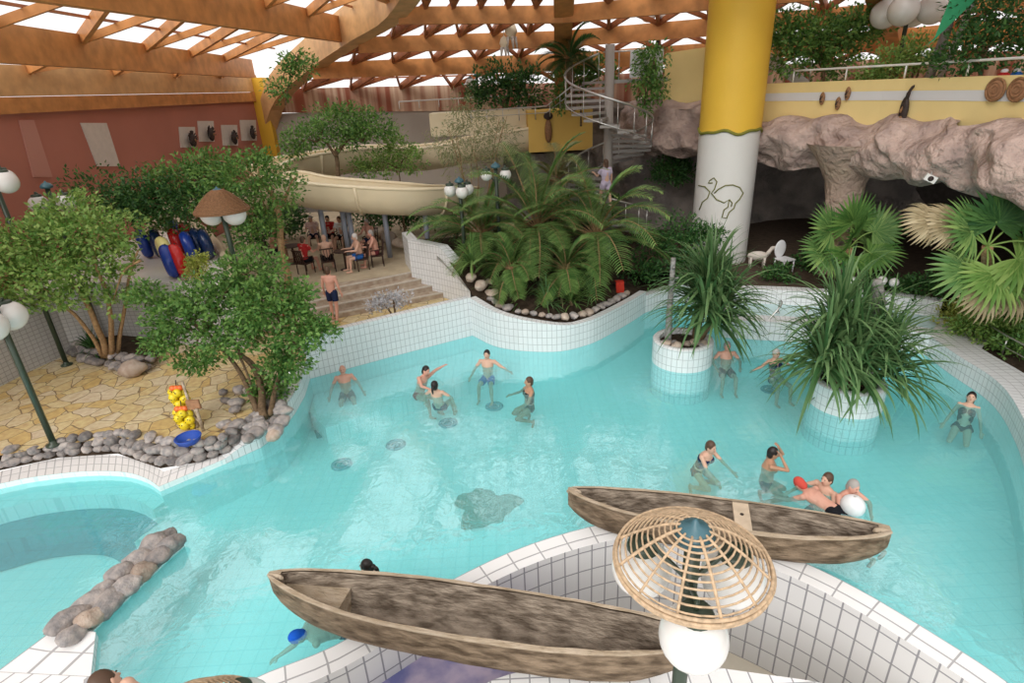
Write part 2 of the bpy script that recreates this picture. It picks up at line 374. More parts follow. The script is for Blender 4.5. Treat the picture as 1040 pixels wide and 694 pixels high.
up=[at(330,295,UZ)-V((2,-.0,0)),at(413,278,UZ)+V((.25,.1,0)),at(440,262,UZ),at(540,225,UZ),V((3,33,UZ)),V((-14,33,UZ)),V((-14,19,UZ))]
M['upper_paving']=mat('tan_upper_paving',(.44,.36,.25),.8,.2,col2=(.55,.46,.32),vscale=2,bump=.2)
up=[p+V((0,0,.012)) for p in up]
struct(MB().poly(up).build('floor_upper_terrace',M['upper_paving'],smooth=False))
# white tiled wall beside the steps
rb=[at(478,301,.75),at(449,289,.9),at(418,277,1.1),at(412,268,1.1)]
rt=[V((rb[0].x,rb[0].y,1.28)),V((rb[1].x,rb[1].y,2.25)),V((rb[2].x,rb[2].y,2.3)),V((rb[3].x,rb[3].y,2.3))]
rb=[V((p.x,p.y,.3)) for p in rb]
mb=MB(); mb.strip(rb,rt,vb=1); mb.strip(rt,[p+V((.3,.15,0)) for p in rt]); struct(mb.build('wall_steps',M['wtile'],smooth=False))
# ground behind and beside
struct(MB().poly([V((-45,22,.3)),V((-4,22,.3)),V((-1.3,18.8,.3)),V((4.0,18.9,.3)),V((5.5,19.6,.3)),V((45,19.6,.3)),V((45,60,.3)),V((-45,60,.3))]).build('ground',M['soil'],smooth=False))
# palm bed mound
ring=[V((p.x,p.y,z-.12)) for p,z in zip(offset(W_bulge,.22),bz)]+[V((4.6,19.2,.6)),V((3.5,22,1.2)),V((0,24,1.6)),V((-2.5,23,1.6)),V((rt[3].x+.2,rt[3].y+.1,2.0)),V((rt[1].x+.2,rt[1].y,1.9))]
cc=V((1.2,18.8,1.7)); mb=MB(); n=len(ring)
mid=[p.lerp(cc,.45)+V((0,0,.15)) for p in ring]
for i in range(n):
    j=(i+1)%n; mb.quad(ring[i],ring[j],mid[j],mid[i]); mb.add([mid[i],mid[j],cc],[(0,1,2)])
struct(mb.build('ground_palm_bed',M['soil'],smooth=True))
struct(MB().box((3.2,25.2,.7),(5.6,4.4,1.0)).build('ground_back_bed',M['soil'],smooth=False))
# right planting bed, alcove upper wall, cave floor
ra=offset(W_alc,.5); rb_=offset(W_right,.78)
ua=offset(W_alc,1.55)
wall('wall_alcove_upper',ua,.45,1.02,M['wtile']); coping('trim_alcove_upper',ua,1.02,.35,M['wtile'])
M['pale_water']=mat('shallow_pale_water',(.52,.72,.74),.08,.5)
struct(MB().strip(zs(ra,.56),zs(ua,.56)).build('water_shelf',M['pale_water'],smooth=False))
bed=[V((p.x,p.y,.46)) for p in rb_]+[V((rb_[-1].x+.3,-4,.46)),V((30,-4,.46)),V((30,26,.46)),V((12.6,26,.46)),V((12.2,16.2,.46))]
struct(MB().poly(bed).build('ground_right_bed',M['soil'],smooth=False))
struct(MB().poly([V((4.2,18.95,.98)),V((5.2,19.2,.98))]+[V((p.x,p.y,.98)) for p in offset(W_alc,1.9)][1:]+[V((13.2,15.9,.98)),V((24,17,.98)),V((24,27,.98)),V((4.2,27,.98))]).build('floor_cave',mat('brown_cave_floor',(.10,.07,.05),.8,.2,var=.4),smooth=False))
struct(MB().poly(zs(offset(W_behind,.25),.5)+zs(offset(W_alc,.45),.5)[1:]+[V((rb_[0].x,rb_[0].y,.5)),V((13.5,14.5,.5)),V((14,20,.5)),V((4,20,.5))]).build('ground_alcove',M['soil'],smooth=False))
struct(MB().poly([V((p.x,p.y,.535)) for p in (W_alc[-1]+V((.02,.05,0)),ra[-1]+V((0,.3,0)),V((12.6,15.2,0)),V((12.8,13.8,0)),rb_[2],rb_[0])]).build('trim_alcove_corner',M['floor_tile'],smooth=False))
struct(MB().poly([V((capo[-1].x,capo[-1].y,.12)),V((6.2,-4,.12)),V((rb_[-1].x+.3,-4,.12)),V((rb_[-1].x,rb_[-1].y,.12)),V((W_right[-1].x,W_right[-1].y,.12))]).build('floor_deck',M['floor_tile'],smooth=False))
# ---- platform with the swim rings ----
PZ=2.35
pl=[(-60,335),(0,312),(50,295),(100,287),(150,287),(236,290),(228,262),(212,240),(196,228),(150,238),(105,252),(-20,285)]
pp=pts(pl,PZ); mb=MB().poly(pp); struct(mb.build('floor_platform',M['plat'],smooth=False))
fr_=pp[:7]
M['gtile']=tile_mat('grey_wall_tile',(.55,.54,.53),(.36,.35,.34),.16,.12,.010)
struct(MB().strip(zs(fr_,TZ-.05),fr_,vb=1).build('wall_platform',M['gtile'],smooth=False))
mb=MB(); mb.tube([p+V((0,0,.1)) for p in catmull(pp[5:9],4)],.14,8); struct(mb.build('trim_platform_rim',M['slide']))
bk_=pp[8:]; mb=MB(); hi=[V((p.x,p.y+1.6,PZ+1.0)) for p in bk_]; mb.strip(bk_,hi); struct(mb.build('floor_platform_slope',mat('sand_slope',(.66,.55,.40),.7,.2,var=.1),smooth=False))
mb=MB(); mb.strip(hi,[V((p.x,p.y+2.2,PZ+1.5)) for p in hi]); struct(mb.build('ground_platform_bank',M['soil'],smooth=False))
# ---- dome: centre, ribs, ring beams ----
DC=V((1,7,0)); RIBS=[187,153,119.2,85,51,17,-17]
def ringpt(r,az,z): return V((DC.x+r*math.cos(R(az)),DC.y+r*math.sin(R(az)),z))
def zpix(px,py,r,a0,a1): return onplane(px,py,ringpt(r,a0,0),ringpt(r,a1,0)).z
RAD=[25,22.5,19.7,16.6,13.2,9.0]
zl=[7.9,zpix(120,55,22.5,153,119.2),zpix(190,12,19.7,153,119.2)]
zr=[7.0,zpix(420,70,22.5,119.2,85),zpix(430,45,19.7,119.2,85),zpix(460,18,16.6,119.2,85)]
print('ZL',zl,'ZR',zr)
zl+= [zl[2]+1.1,zl[2]+1.9,zl[2]+2.5]; zr+=[zr[3]+.8,zr[3]+1.5]
M['slat']=mat('red_slatted_boarding',(.30,.10,.06),.6,.2,col2=(.62,.45,.32),vscale=1.6)
nt=M['slat'].node_tree
for nd in nt.nodes:
    if nd.type=='TEX_NOISE':
        mp=nt.nodes.new('ShaderNodeMapping'); mp.inputs['Scale'].default_value=(2.2,2.2,.05); tcn=[k for k in nt.nodes if k.type=='TEX_COORD'][0]
        nt.links.new(tcn.outputs['Object'],mp.inputs['Vector']); nt.links.new(mp.outputs[0],nd.inputs['Vector']); nd.inputs['Detail'].default_value=2
g=bpy.data.materials.new('roof_glazing'); g.use_nodes=True; N=g.node_tree.nodes; L=g.node_tree.links; N.remove(N['Principled BSDF'])
t1=N.new('ShaderNodeBsdfTransparent'); t1.inputs['Color'].default_value=(.97,.97,.98,1); L.new(t1.outputs[0],N['Material Output'].inputs['Surface'])
gmb=MB()
gxx=N.new('ShaderNodeBsdfGlossy'); gxx.inputs['Roughness'].default_value=.3; mxx=N.new('ShaderNodeMixShader'); mxx.inputs[0].default_value=.04
L.new(t1.outputs[0],mxx.inputs[1]); L.new(gxx.outputs[0],mxx.inputs[2]); L.new(mxx.outputs[0],N['Material Output'].inputs['Surface'])
F1=V((dep(266,118,36).x,36,0))
RIB1=[F1+V((0,0,5.6)),dep(283,88,34.5),dep(318,54,31),dep(358,24,27),dep(400,-6,23.5),V((-1,16,11.0)),V((1,7,11.3))]
LEFT=[(F1+V((0,0,7.9)),V((-15.4,4,7.9))),(dep(255,70,33),V((-10.7,4,8.5))),(dep(345,30,27.5),V((-9.9,3,9.25))),(dep(398,-8,23.5),V((-7.5,2,10.6))),(V((-1,16,11.6)),V((-5,1,11.4))),(V((1,7,12)),V((-2,0,12)))]
R1R=[F1+V((0,0,7.25)),dep(318,72,31),dep(365,46,27.5),dep(405,16,23.8),V((-2.4,18.3,10.9)),V((0,11,11.4))]
for s in range(1,len(RIBS)-1):
    a0,a1=RIBS[s],RIBS[s+1]; left=s<2; Z=zl if left else zr
    nbay=8 if left else 6
    if left: P=[[b.lerp(a,t/nbay) for t in range(nbay+1)] for a,b in LEFT]
    else: P=[[(R1R[RAD.index(r)] if s==2 else ringpt(r,a0,z)).lerp(ringpt(r,a1,z if s!=2 or r<25 else 6.75),t/nbay) for t in range(nbay+1)] for r,z in zip(RAD,Z)]
    for k in range(len(RAD)):
        a,b=P[k][0],P[k][-1]
        if k==0:
            if left:
                o=struct(MB().beam(a+V((0,0,.0)),b,.3,.86).build('roof_beam',M['glulam_pale'],smooth=False)); o.location.z=.02
                o=struct(MB().beam(a,b,.36,.46).build('roof_beam',M['glulam'],smooth=False)); o.location.z=-.66
            else:
                o=struct(MB().beam(a,b,.2,1.25).build('wall_boarding',M['slat'],smooth=False)); o.location.z=-.25
        else: o=struct(MB().beam(a,b,.26,([0,.85,.95,.8,.7,.7] if left else [0,.72,.6,.55,.5,.5])[k]).build('roof_beam',M['glulam'],smooth=False))
        if k<len(RAD)-1:
            up=V((0,0,.36)); top0=V((0,0,.42 if k==0 else .40))
            for t in range(nbay):
                A,B,Cc,D=P[k][t]+top0,P[k][t+1]+top0,P[k+1][t+1]+up,P[k+1][t]+up
                if t>0: MB().beam(A-V((0,0,.1)),D-V((0,0,.1)),.13,.30).build('rafter',M['glulam_dark'] if not left else M['glulam'],o,smooth=False).location=-o.location
                MB().beam(A-V((0,0,.12)),Cc-V((0,0,.12)),.10,.2).build('brace',M['glulam_dark'] if not left else M['glulam'],o,smooth=False).location=-o.location
                gb=MB()
                for q_ in(.33,.66): gb.beam(A.lerp(D,q_),B.lerp(Cc,q_),.05,.07)
                gb.build('glazing_bar',M['glulam_dark'],o,smooth=False).location=-o.location
                if not left: MB().beam(B-V((0,0,.12)),D-V((0,0,.12)),.09,.16).build('brace',M['glulam_dark'],o,smooth=False).location=-o.location
                gmb.quad(A+V((0,0,.1)),B+V((0,0,.1)),Cc+V((0,0,.1)),D+V((0,0,.1)))
struct(gmb.build('ceiling',g,smooth=False))
for i,az in enumerate(RIBS):
    zz=[(a+b)/2 for a,b in zip(zl,zr)]
    if i in (1,2): zz=[z-.1 for z in zl]
    if i==0 or i==1: continue
    path=[ringpt(25.3,az,zz[0]-.9)]+[ringpt(r,az,z-.25) for r,z in zip(RAD[1:],zz[1:])]
    if i==2: path=RIB1
    path=catmull(path,4); mb=MB()
    up=V((0,0,1)); vs=[]
    sd=V((-math.sin(R(az)),math.cos(R(az)),0))*(.34 if i!=2 else .36)
    for j,p in enumerate(path):
        h=.72
        vs+=[p-sd-up*h,p+sd-up*h,p+sd+up*h*.8,p-sd+up*h*.8]
    m_=len(path); fs=[(j*4+k,j*4+(k+1)%4,(j+1)*4+(k+1)%4,(j+1)*4+k) for j in range(m_-1) for k in range(4)]+[(0,3,2,1),tuple((m_-1)*4+k for k in range(4))]
    o=struct(mb.add(vs,fs).build('roof_rib',M['glulam_pale'] if i==2 else M['glulam'],smooth=False))
    if i in(1,2):
        f=F1+V((.3,-.3,0)); pm=MB().box((0,0,2.0),(.8,.8,4.4)); q=pm.build('trim_post',mat('yellow_painted_post',(.72,.42,.04),.5),smooth=False); q.location=(f.x,f.y,4.0); struct(q)
# ---- outer walls ----
M['red_wall']=mat('terracotta_painted_wall',(.45,.18,.13),.7,.2,var=.10,vscale=.5)
M['grey_wall']=mat('grey_beige_wall',(.42,.38,.33),.8,.2,var=.12,vscale=.6)
WA,WB=V((-15.4,4,0)),F1.copy(); WC=ringpt(24.9,85,0); WD=ringpt(24.9,51,0); WE=ringpt(24.9,17,0)
def vwall(name,a,b,z0,z1,m): return struct(MB().quad(V((a.x,a.y,z0)),V((b.x,b.y,z0)),V((b.x,b.y,z1)),V((a.x,a.y,z1))).build(name,m,smooth=False))
vwall('wall_left',WA,WB,.3,7.1,M['red_wall']); vwall('wall_back',WB,WC,.3,6.3,M['grey_wall'])
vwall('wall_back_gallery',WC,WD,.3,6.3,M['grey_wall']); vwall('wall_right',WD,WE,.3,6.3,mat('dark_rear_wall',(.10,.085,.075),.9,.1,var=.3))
# white panels and masks on the terracotta wall
def on_left(px,py,d=.06):
    p=onplane(px,py,WA,WB); t=(WB-WA).normalized(); return p+V((t.y,-t.x,0))*d
ang=math.atan2((WB-WA).y,(WB-WA).x); RZ=Matrix.Rotation(ang,3,'Z')
M['panel']=mat('off_white_panel',(.62,.56,.50),.7,.2,var=.08)
M['mask_dark']=mat('dark_carved_wood',(.05,.035,.03),.6,.3,var=.4,vscale=20)
M['mask_brown']=mat('brown_carved_wood',(.33,.17,.08),.6,.3,var=.4,vscale=20)
def quad_panel(c4,name,label,grp=None):
    P=[on_left(*c,.05) for c in c4]; t=(WB-WA).normalized(); nn=V((t.y,-t.x,0))*.05
    mb=MB(); mb.add(P+[p-nn*.9 for p in P],[(0,1,2,3),(0,4,5,1),(1,5,6,2),(2,6,7,3),(3,7,4,0)])
    return tag(mb.build(name,M['panel'],smooth=False,fix=True),label,'wall panel',grp)
quad_panel([(81,125),(107,125),(121,169),(98,169)],'wall_panel','tall pale leaning panel alone on the terracotta wall')
quad_panel([(18,122),(33,122),(52,180),(33,180)],'wall_stripe','faint pinkish tall stripe on the terracotta wall').data.materials[0]=mat('pink_stripe',(.50,.24,.19),.7)
mk=[(189,139,'first'),(208,133,'second'),(232,137,'third'),(251,132,'fourth')]
for (x,y,w_) in mk:
    quad_panel([(x-8,y-10),(x+8,y-10),(x+9,y+11),(x-6,y+11)],'mask_panel','small off-white square panel behind the %s dark mask from the tall panel'%w_,'white mask panels')
    p=on_left(x+1,y+4,.26); r=thing('carved_mask','dark carved mask with hair tufts, %s in the row on the terracotta wall'%w_,'mask',p,ang)
    MB().ell((0,0,0),(.22,.12,.30)).build('face',M['mask_dark'],r)
    h=MB(); random.seed(int(x))
    for k in range(18):
        a=random.uniform(-.3,PI+.3); h.tube([(.18*math.cos(a),0,.22*math.sin(a)),(.38*math.cos(a),-.05,.42*math.sin(a))],[.045,.02],5)
    h.build('hair',M['mask_dark'],r); MB().tube([(0,-.12,.06),(0,-.16,-.04)],[.03,.05],6).build('nose',M['mask_brown'],r)
# ---- column ----
pc=dep(741,133,20.3); CX,CY=pc.x,pc.y; CRAD=.97
zb=dep(741,134.5,19.4).z
M['col_white']=mat('white_column_paint',(.72,.71,.68),.5,.3,var=.04,vscale=1); M['col_yellow']=mat('yellow_column_paint',(.80,.50,.06),.5,.3,var=.05,vscale=1)
col=struct(MB().lathe([(CRAD,.9),(CRAD,zb)],48).build('pillar',M['col_white'],loc=(CX,CY,0)))
def wav(t): return .05*math.sin(5*t)+.03*math.sin(9*t+1)
mb=MB(); n=72
for k in range(n):
    t0,t1=2*PI*k/n,2*PI*(k+1)/n; r=CRAD+.012
    a=V((r*math.cos(t0),r*math.sin(t0),zb+wav(t0))); b=V((r*math.cos(t1),r*math.sin(t1),zb+wav(t1)))
    mb.quad(a,b,V((b.x,b.y,14)),V((a.x,a.y,14)))
mb.build('upper_coat',M['col_yellow'],col)
mb=MB(); mb.tube([V(((CRAD+.02)*math.cos(2*PI*k/n),(CRAD+.02)*math.sin(2*PI*k/n),zb+wav(2*PI*k/n))) for k in range(n+1)],.05,6,False); mb.build('wavy_band',mat('olive_paint',(.20,.20,.03),.6),col)
# bird drawing on the white part (pixel outline -> wrapped round the shaft)
def oncol(px,py,rr=CRAD+.012):
    d=ray(px,py); ox,oy=-CX,-CY
    a=d.x**2+d.y**2; b=2*(d.x*ox+d.y*oy); c=ox*ox+oy*oy-rr*rr; t=(-b-math.sqrt(max(0,b*b-4*a*c)))/(2*a)
    return V((d.x*t-CX,d.y*t-CY,EYE+d.z*t))
z7=lambda x,y:(520+x/3.854,160+y/3.854)
M['olive']=mat('olive_drawing_paint',(.16,.16,.04),.6)
lines=[[(775,90),(790,80),(802,95),(792,125),(780,140),(800,165),(830,178),(850,165),(845,195),(830,205),(822,235),(840,238),(850,215),(868,200),(875,180),(890,165),(905,140),(892,118),(865,108),(835,110),(808,125),(792,140)],[(775,90),(768,100),(785,100)],[(730,110),(755,115),(775,135),(765,160),(745,175),(733,205)],[(850,165),(862,178),(858,192)]]
mb=MB()
for ln in lines: mb.tube([oncol(*z7(*p)) for p in ln],.022,5)
mb.build('bird_outline',M['olive'],col)
# ---- gallery: parapet, slab, rock ----
M['yellow_wall']=mat('pale_yellow_render',(.83,.66,.30),.8,.2,var=.05,vscale=1.2)
M['yellow_strong']=mat('ochre_yellow_render',(.76,.50,.13),.7,.2,var=.06,vscale=1)
M['blue_stripe']=mat('pale_blue_painted_band',(.66,.66,.66),.8,.2)
gp=[(745,84.5,22),(775,83.5,21.2),(820,82,19.8),(900,79,17.5),(960,76,15.8),(1040,71,13.8),(1120,66,12),(1240,58,9.8),(1420,46,6.8)]
gt=catmull([dep(x,y,Y) for x,y,Y in gp],3); gb=[V((p.x,p.y,5.35)) for p in gt]
gt=[V((p.x,p.y,6.72)) for p in gt]
back_=offset(gt,.3)
mb=MB(); mb.strip(gb,gt); mb.strip(gt,back_); mb.strip(back_,[p-V((0,0,1)) for p in back_]); 
ow=struct(mb.build('wall_gallery',M['yellow_wall'],smooth=False))
f2=offset(gt,-.012); MB().strip([V((p.x,p.y,6.18)) for p in f2],[V((p.x,p.y,6.42)) for p in f2]).build('painted_band',M['blue_stripe'],ow,smooth=False)
gpoly=[V((p.x,p.y,5.75)) for p in gt]+[V((40,9,5.75)),V((40,40,5.75)),V((6.8,40,5.75)),V((6.8,24,5.75)),V((7.3,22.6,5.75))]
struct(MB().poly(gpoly).build('floor_gallery',M['upper_paving'],smooth=False))
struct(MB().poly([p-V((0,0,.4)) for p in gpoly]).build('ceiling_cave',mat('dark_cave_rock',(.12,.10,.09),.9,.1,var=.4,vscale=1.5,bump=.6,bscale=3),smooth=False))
# left piece of the gallery wall behind the stair
a,b=dep(676,54,24.2),dep(730,46,23.2)
mb=MB(); mb.quad(V((a.x,a.y,5.4)),V((b.x,b.y,5.4)),V((b.x,b.y,b.z)),V((a.x,a.y,a.z))); struct(mb.build('wall_gallery_upper',M['yellow_wall'],smooth=False))
def cliff(name,line,prof,m,amp=.5,sc=.7,nu=6,seed=0,closed=False):
    """rock face: profile (outward, z) swept along a plan line, roughened"""
    ln=catmull(line,nu); n=len(ln); vs=[]; pr=catmull([V((p[0],0,p[1])) for p in prof],9)
    for i,p in enumerate(ln):
        t=(ln[min(i+1,n-1)]-ln[max(i-1,0)]); t.z=0; t.normalize(); nn=V((t.y,-t.x,0))
        for q in pr:
            w_=V((p.x,p.y,0))+nn*q.x+V((0,0,q.z+p.z))
            k=noise.noise(w_*sc+V((seed,0,0)))*amp+noise.noise(w_*sc*2.7+V((seed,5,0)))*amp*.45+abs(noise.noise(w_*sc*1.4+V((3,seed,0))))*amp*.6-abs(noise.noise(w_*sc*3.6+V((7,seed,0))))*amp*.35
            vs.append(w_+nn*k+V((0,0,noise.noise(w_*sc*1.3+V((9,seed,1)))*amp*.6)))
    k=len(pr); fs=[(i*k+j,(i+1)*k+j,(i+1)*k+j+1,i*k+j+1) for i in range(n-1) for j in range(k-1)]
    return struct(MB().add(vs,fs).build(name,m))
M['pink_rock']=mat('pink_grey_artificial_rock',(.58,.44,.38),.85,.2,col2=(.36,.27,.24),vscale=1.6,bump=1.,bscale=4)
M['grey_rock']=mat('grey_artificial_rock',(.30,.26,.23),.9,.2,col2=(.16,.14,.13),vscale=1.1,bump=.7,bscale=4)
rl=[V((p.x,p.y,0)) for p in gt[::2]]
cliff('wall_rock_overhang',rl,[(-.1,5.75),(.45,5.55),(.75,5.0),(.6,4.5),(.2,4.15),(-.6,4.3),(-1.6,4.9),(-2.4,5.4)],M['pink_rock'],.55,.75,9,3)
a,b,c=dep(662,100,24.8),dep(700,100,23.4),dep(755,100,22.2)
cliff('wall_rock_bulge',[V((p.x,p.y,0)) for p in(V((a.x-.4,a.y+1.5,0)),a,b,c,V((c.x+1.5,c.y-.6,0)))],[(-.2,6.3),(.5,5.9),(.7,5.2),(.5,4.6),(-.3,4.35),(-1.5,4.6)],M['pink_rock'],.5,.9,9,8)
a,b,c,d=dep(600,200,28),dep(640,200,26),dep(720,200,25.6),dep(800,200,26)
cliff('wall_rock_cliff',[V((a.x-4,a.y+1,0)),V((a.x,a.y,0)),V((b.x,b.y,0)),V((c.x,c.y,0)),V((d.x,d.y,0)),V((16,25.5,0)),V((24,22,0)),V((27,15,0)),V((27,8,0))],[(-.3,6.2),(.1,5),(.3,3.5),(.1,2),(.5,.9),(.9,.2)],M['grey_rock'],.6,.5,8,1)
# pillar of rock under the overhang
p0=dep(856,180,18.2); mb=MB(); vs=[]; nn_=20; mm=16
for i in range(mm+1):
    t=i/mm; z=.3+(5.0-.3)*t
    for k in range(nn_):
        a=2*PI*k/nn_; r=.42+.45*(abs(t-.35)**2)*2+.12*noise.noise(V((math.cos(a)*1.5,math.sin(a)*1.5,z*.8)))
        if t>.75: r+=(t-.75)*1.6
        vs.append((p0.x+r*math.cos(a)+.15*math.sin(3*t),p0.y+r*math.sin(a),z))
struct(mb.add(vs,[(i*nn_+k,i*nn_+(k+1)%nn_,(i+1)*nn_+(k+1)%nn_,(i+1)*nn_+k) for i in range(mm) for k in range(nn_)]).build('pillar_rock',mat('sandy_rock',(.50,.38,.29),.85,.2,col2=(.36,.27,.22),vscale=1.3,bump=.7,bscale=5)))
# back terrace under the slide: dark hedge wall, yellow landing
A,B=dep(536,112,26.5),dep(602,115,26.5); zl_,zh=dep(540,155,26.5).z,dep(540,113,26.5).z
mb=MB(); mb.box(((A.x+B.x)/2,27.6,(zl_+zh)/2),(B.x-A.x,2.2,zh-zl_)); struct(mb.build('wall_landing',M['yellow_strong'],smooth=False))
A,B=dep(436,120,28.5),dep(540,118,28.5); mb=MB(); mb.box(((A.x+B.x)/2,29.3,5.6),(B.x-A.x,1.6,1.0)); struct(mb.build('wall_landing_pale',mat('cream_landing_wall',(.78,.70,.50),.7),smooth=False))
mb=MB(); A,B=dep(545,150,27.4),dep(610,150,27.4); mb.box(((A.x+B.x)/2,28,2.2),(B.x-A.x+.5,1.2,4)); struct(mb.build('wall_landing_base',M['grey_rock'],smooth=False))
# ================= THINGS: boats, lamps, stones, slide, stair =================
def wood(name,c1,c2):
    m=mat(name,c1,.75,.2,col2=c2,vscale=6,bump=.9,bscale=16); nt=m.node_tree
    tcn=[k for k in nt.nodes if k.type=='TEX_COORD'][0]
    for nd in [k for k in nt.nodes if k.type=='TEX_NOISE']:
        mp=nt.nodes.new('ShaderNodeMapping'); mp.inputs['Scale'].default_value=(.55,1.5,1.5); nt.links.new(tcn.outputs['Object'],mp.inputs['Vector']); nt.links.new(mp.outputs[0],nd.inputs['Vector'])
    return m
M['hull_out']=wood('weathered_brown_wood',(.095,.065,.04),(.29,.215,.145)); M['hull_in']=wood('dry_grey_brown_wood',(.125,.095,.07),(.40,.33,.26)); M['hull_rim']=wood('pale_worn_wood',(.36,.28,.19),(.50,.41,.31))
def canoe(p0,p1,label,zb,Wd,H,blunt0,blunt1,bulk,thwart=None):
    """dugout from tip p0 to tip p1, keel at height zb"""
    p0=V(p0);p1=V(p1); d=p1-p0; d.z=0; Ln=d.length; mid=(p0+p1)/2
    r=thing('dugout_canoe',label,'canoe',(mid.x,mid.y,zb),math.atan2(d.y,d.x),'dugout canoes on the pool wall')
    n=46; S=[]
    def prof(t):
        s=2*t-1
        e=blunt0 if s<0 else blunt1
        f=1-abs(s)**2.4; w_=Wd/2*(e+(1-e)*max(0,f)**.75)
        kz=.62*H*abs(s)**7; gz=H*(1+.16*abs(s)**3)
        return s*Ln/2,w_,kz,gz
    k=12
    def ring(t,off,inner):
        x,w_,kz,gz=prof(t); w_=max(.015,w_-off); kz+=off*1.3
        jit=.012*noise.noise(V((x*2.2,off*30,1)))
        out=[]
        for j in range(k+1):
            a=PI*j/k; c=math.cos(a); s_=math.sin(a)
            y=-w_*(abs(c)**.7)*(1 if c>0 else -1); z=gz-(gz-kz)*(s_**.62)
            y*=1+.06*s_*(.5) 
            out.append(V((x,y+jit,z+jit)))
        return out
    def skin(off,name,m,t0=0.,t1=1.,flip=False):
        R_=[ring(t0+(t1-t0)*i/n,off,flip) for i in range(n+1)]; vs=[p for q in R_ for p in q]; w1=k+1
        fs=[(i*w1+j,i*w1+j+1,(i+1)*w1+j+1,(i+1)*w1+j) for i in range(n) for j in range(k)]
        if flip: fs=[f[::-1] for f in fs]
        b=MB().add(vs,fs); e=MB()
        b.add(R_[0],[tuple(range(w1))]); b.add(R_[-1],[tuple(range(w1))[::-1]])
        return b.build(name,m,r)
    skin(0,'hull',M['hull_out']); skin(.055,'inside',M['hull_in'],.03,.97,True)
    mb=MB()
    for sgn in(0,k):
        a=[ring(.0+i/n,.0,0)[sgn] for i in range(n+1)]; b=[ring(.03+.94*i/n,.045,0)[sgn] for i in range(n+1)]
        up=V((0,0,.012))
        for i in range(n): mb.quad(a[i]+up,a[i+1]+up,b[i+1]+up,b[i]+up)
        mb.tube([p for p in a],.016,5)
    for t0,t1 in((0,.03),(1,.97)):
        q=ring(t0,0,0); w2=ring(t1,.058,0); up=V((0,0,.014)); mb.quad(q[0]+up,q[k]+up,w2[k]+up,w2[0]+up)
    mb.build('gunwale',M['hull_rim'],r,smooth=False)
    for (ta,tb,hf) in bulk:
        vs=[];m_=10
        for i in range(m_+1):
            x,w_,kz,gz=prof(ta+(tb-ta)*i/m_); z=kz+(gz-kz)*hf
            vs+=[V((x,-w_*.90+.03,z)),V((x,w_*.90-.03,z)),V((x,w_*.5,kz+.07)),V((x,-w_*.5,kz+.07))]
        fs=[(i*4,(i+1)*4,(i+1)*4+1,i*4+1) for i in range(m_)]+[(0,1,2,3),(m_*4+3,m_*4+2,m_*4+1,m_*4)]
        MB().add(vs,fs).build('end_shelf',M['hull_rim'],r,smooth=False)
    if thwart:
        x,w_,kz,gz=prof(thwart); 
        b=MB().box((x,0,gz-.03),(.24,2*w_-.05,.05)); o=b.build('seat_plank',mat('pale_new_wood',(.62,.50,.37),.6,.2,var=.2,vscale=6),r,smooth=False)
        MB().lathe([(.0,.0),(.03,.0),(.03,.004),(0,.004)],12,(x,.05,gz-.004)).build('peg_hole',M['mask_dark'],o)
    # worn snout block at the tips
    for t,sx in((0,-1),(1,1)):
        x,w_,kz,gz=prof(t); 
        b=MB().ell((x-sx*.10,0,gz-.05),(.13,max(.04,w_*.9),.07),None,12,7); b.build('snout',M['hull_rim'],r)
    return r
canoe(at(274,587,.86),at(694,655,.80),'weathered dugout canoe in front, nearest the camera, with a boxed bow shelf',.125,.86,.70,.05,.40,[(.035,.19,.62)])
canoe(at(577,496,.86),at(904,541,.80),'weathered dugout canoe behind the wicker lamp, with a pale seat plank across it',.125,.76,.62,.05,.16,[(.05,.13,.55)],.575)
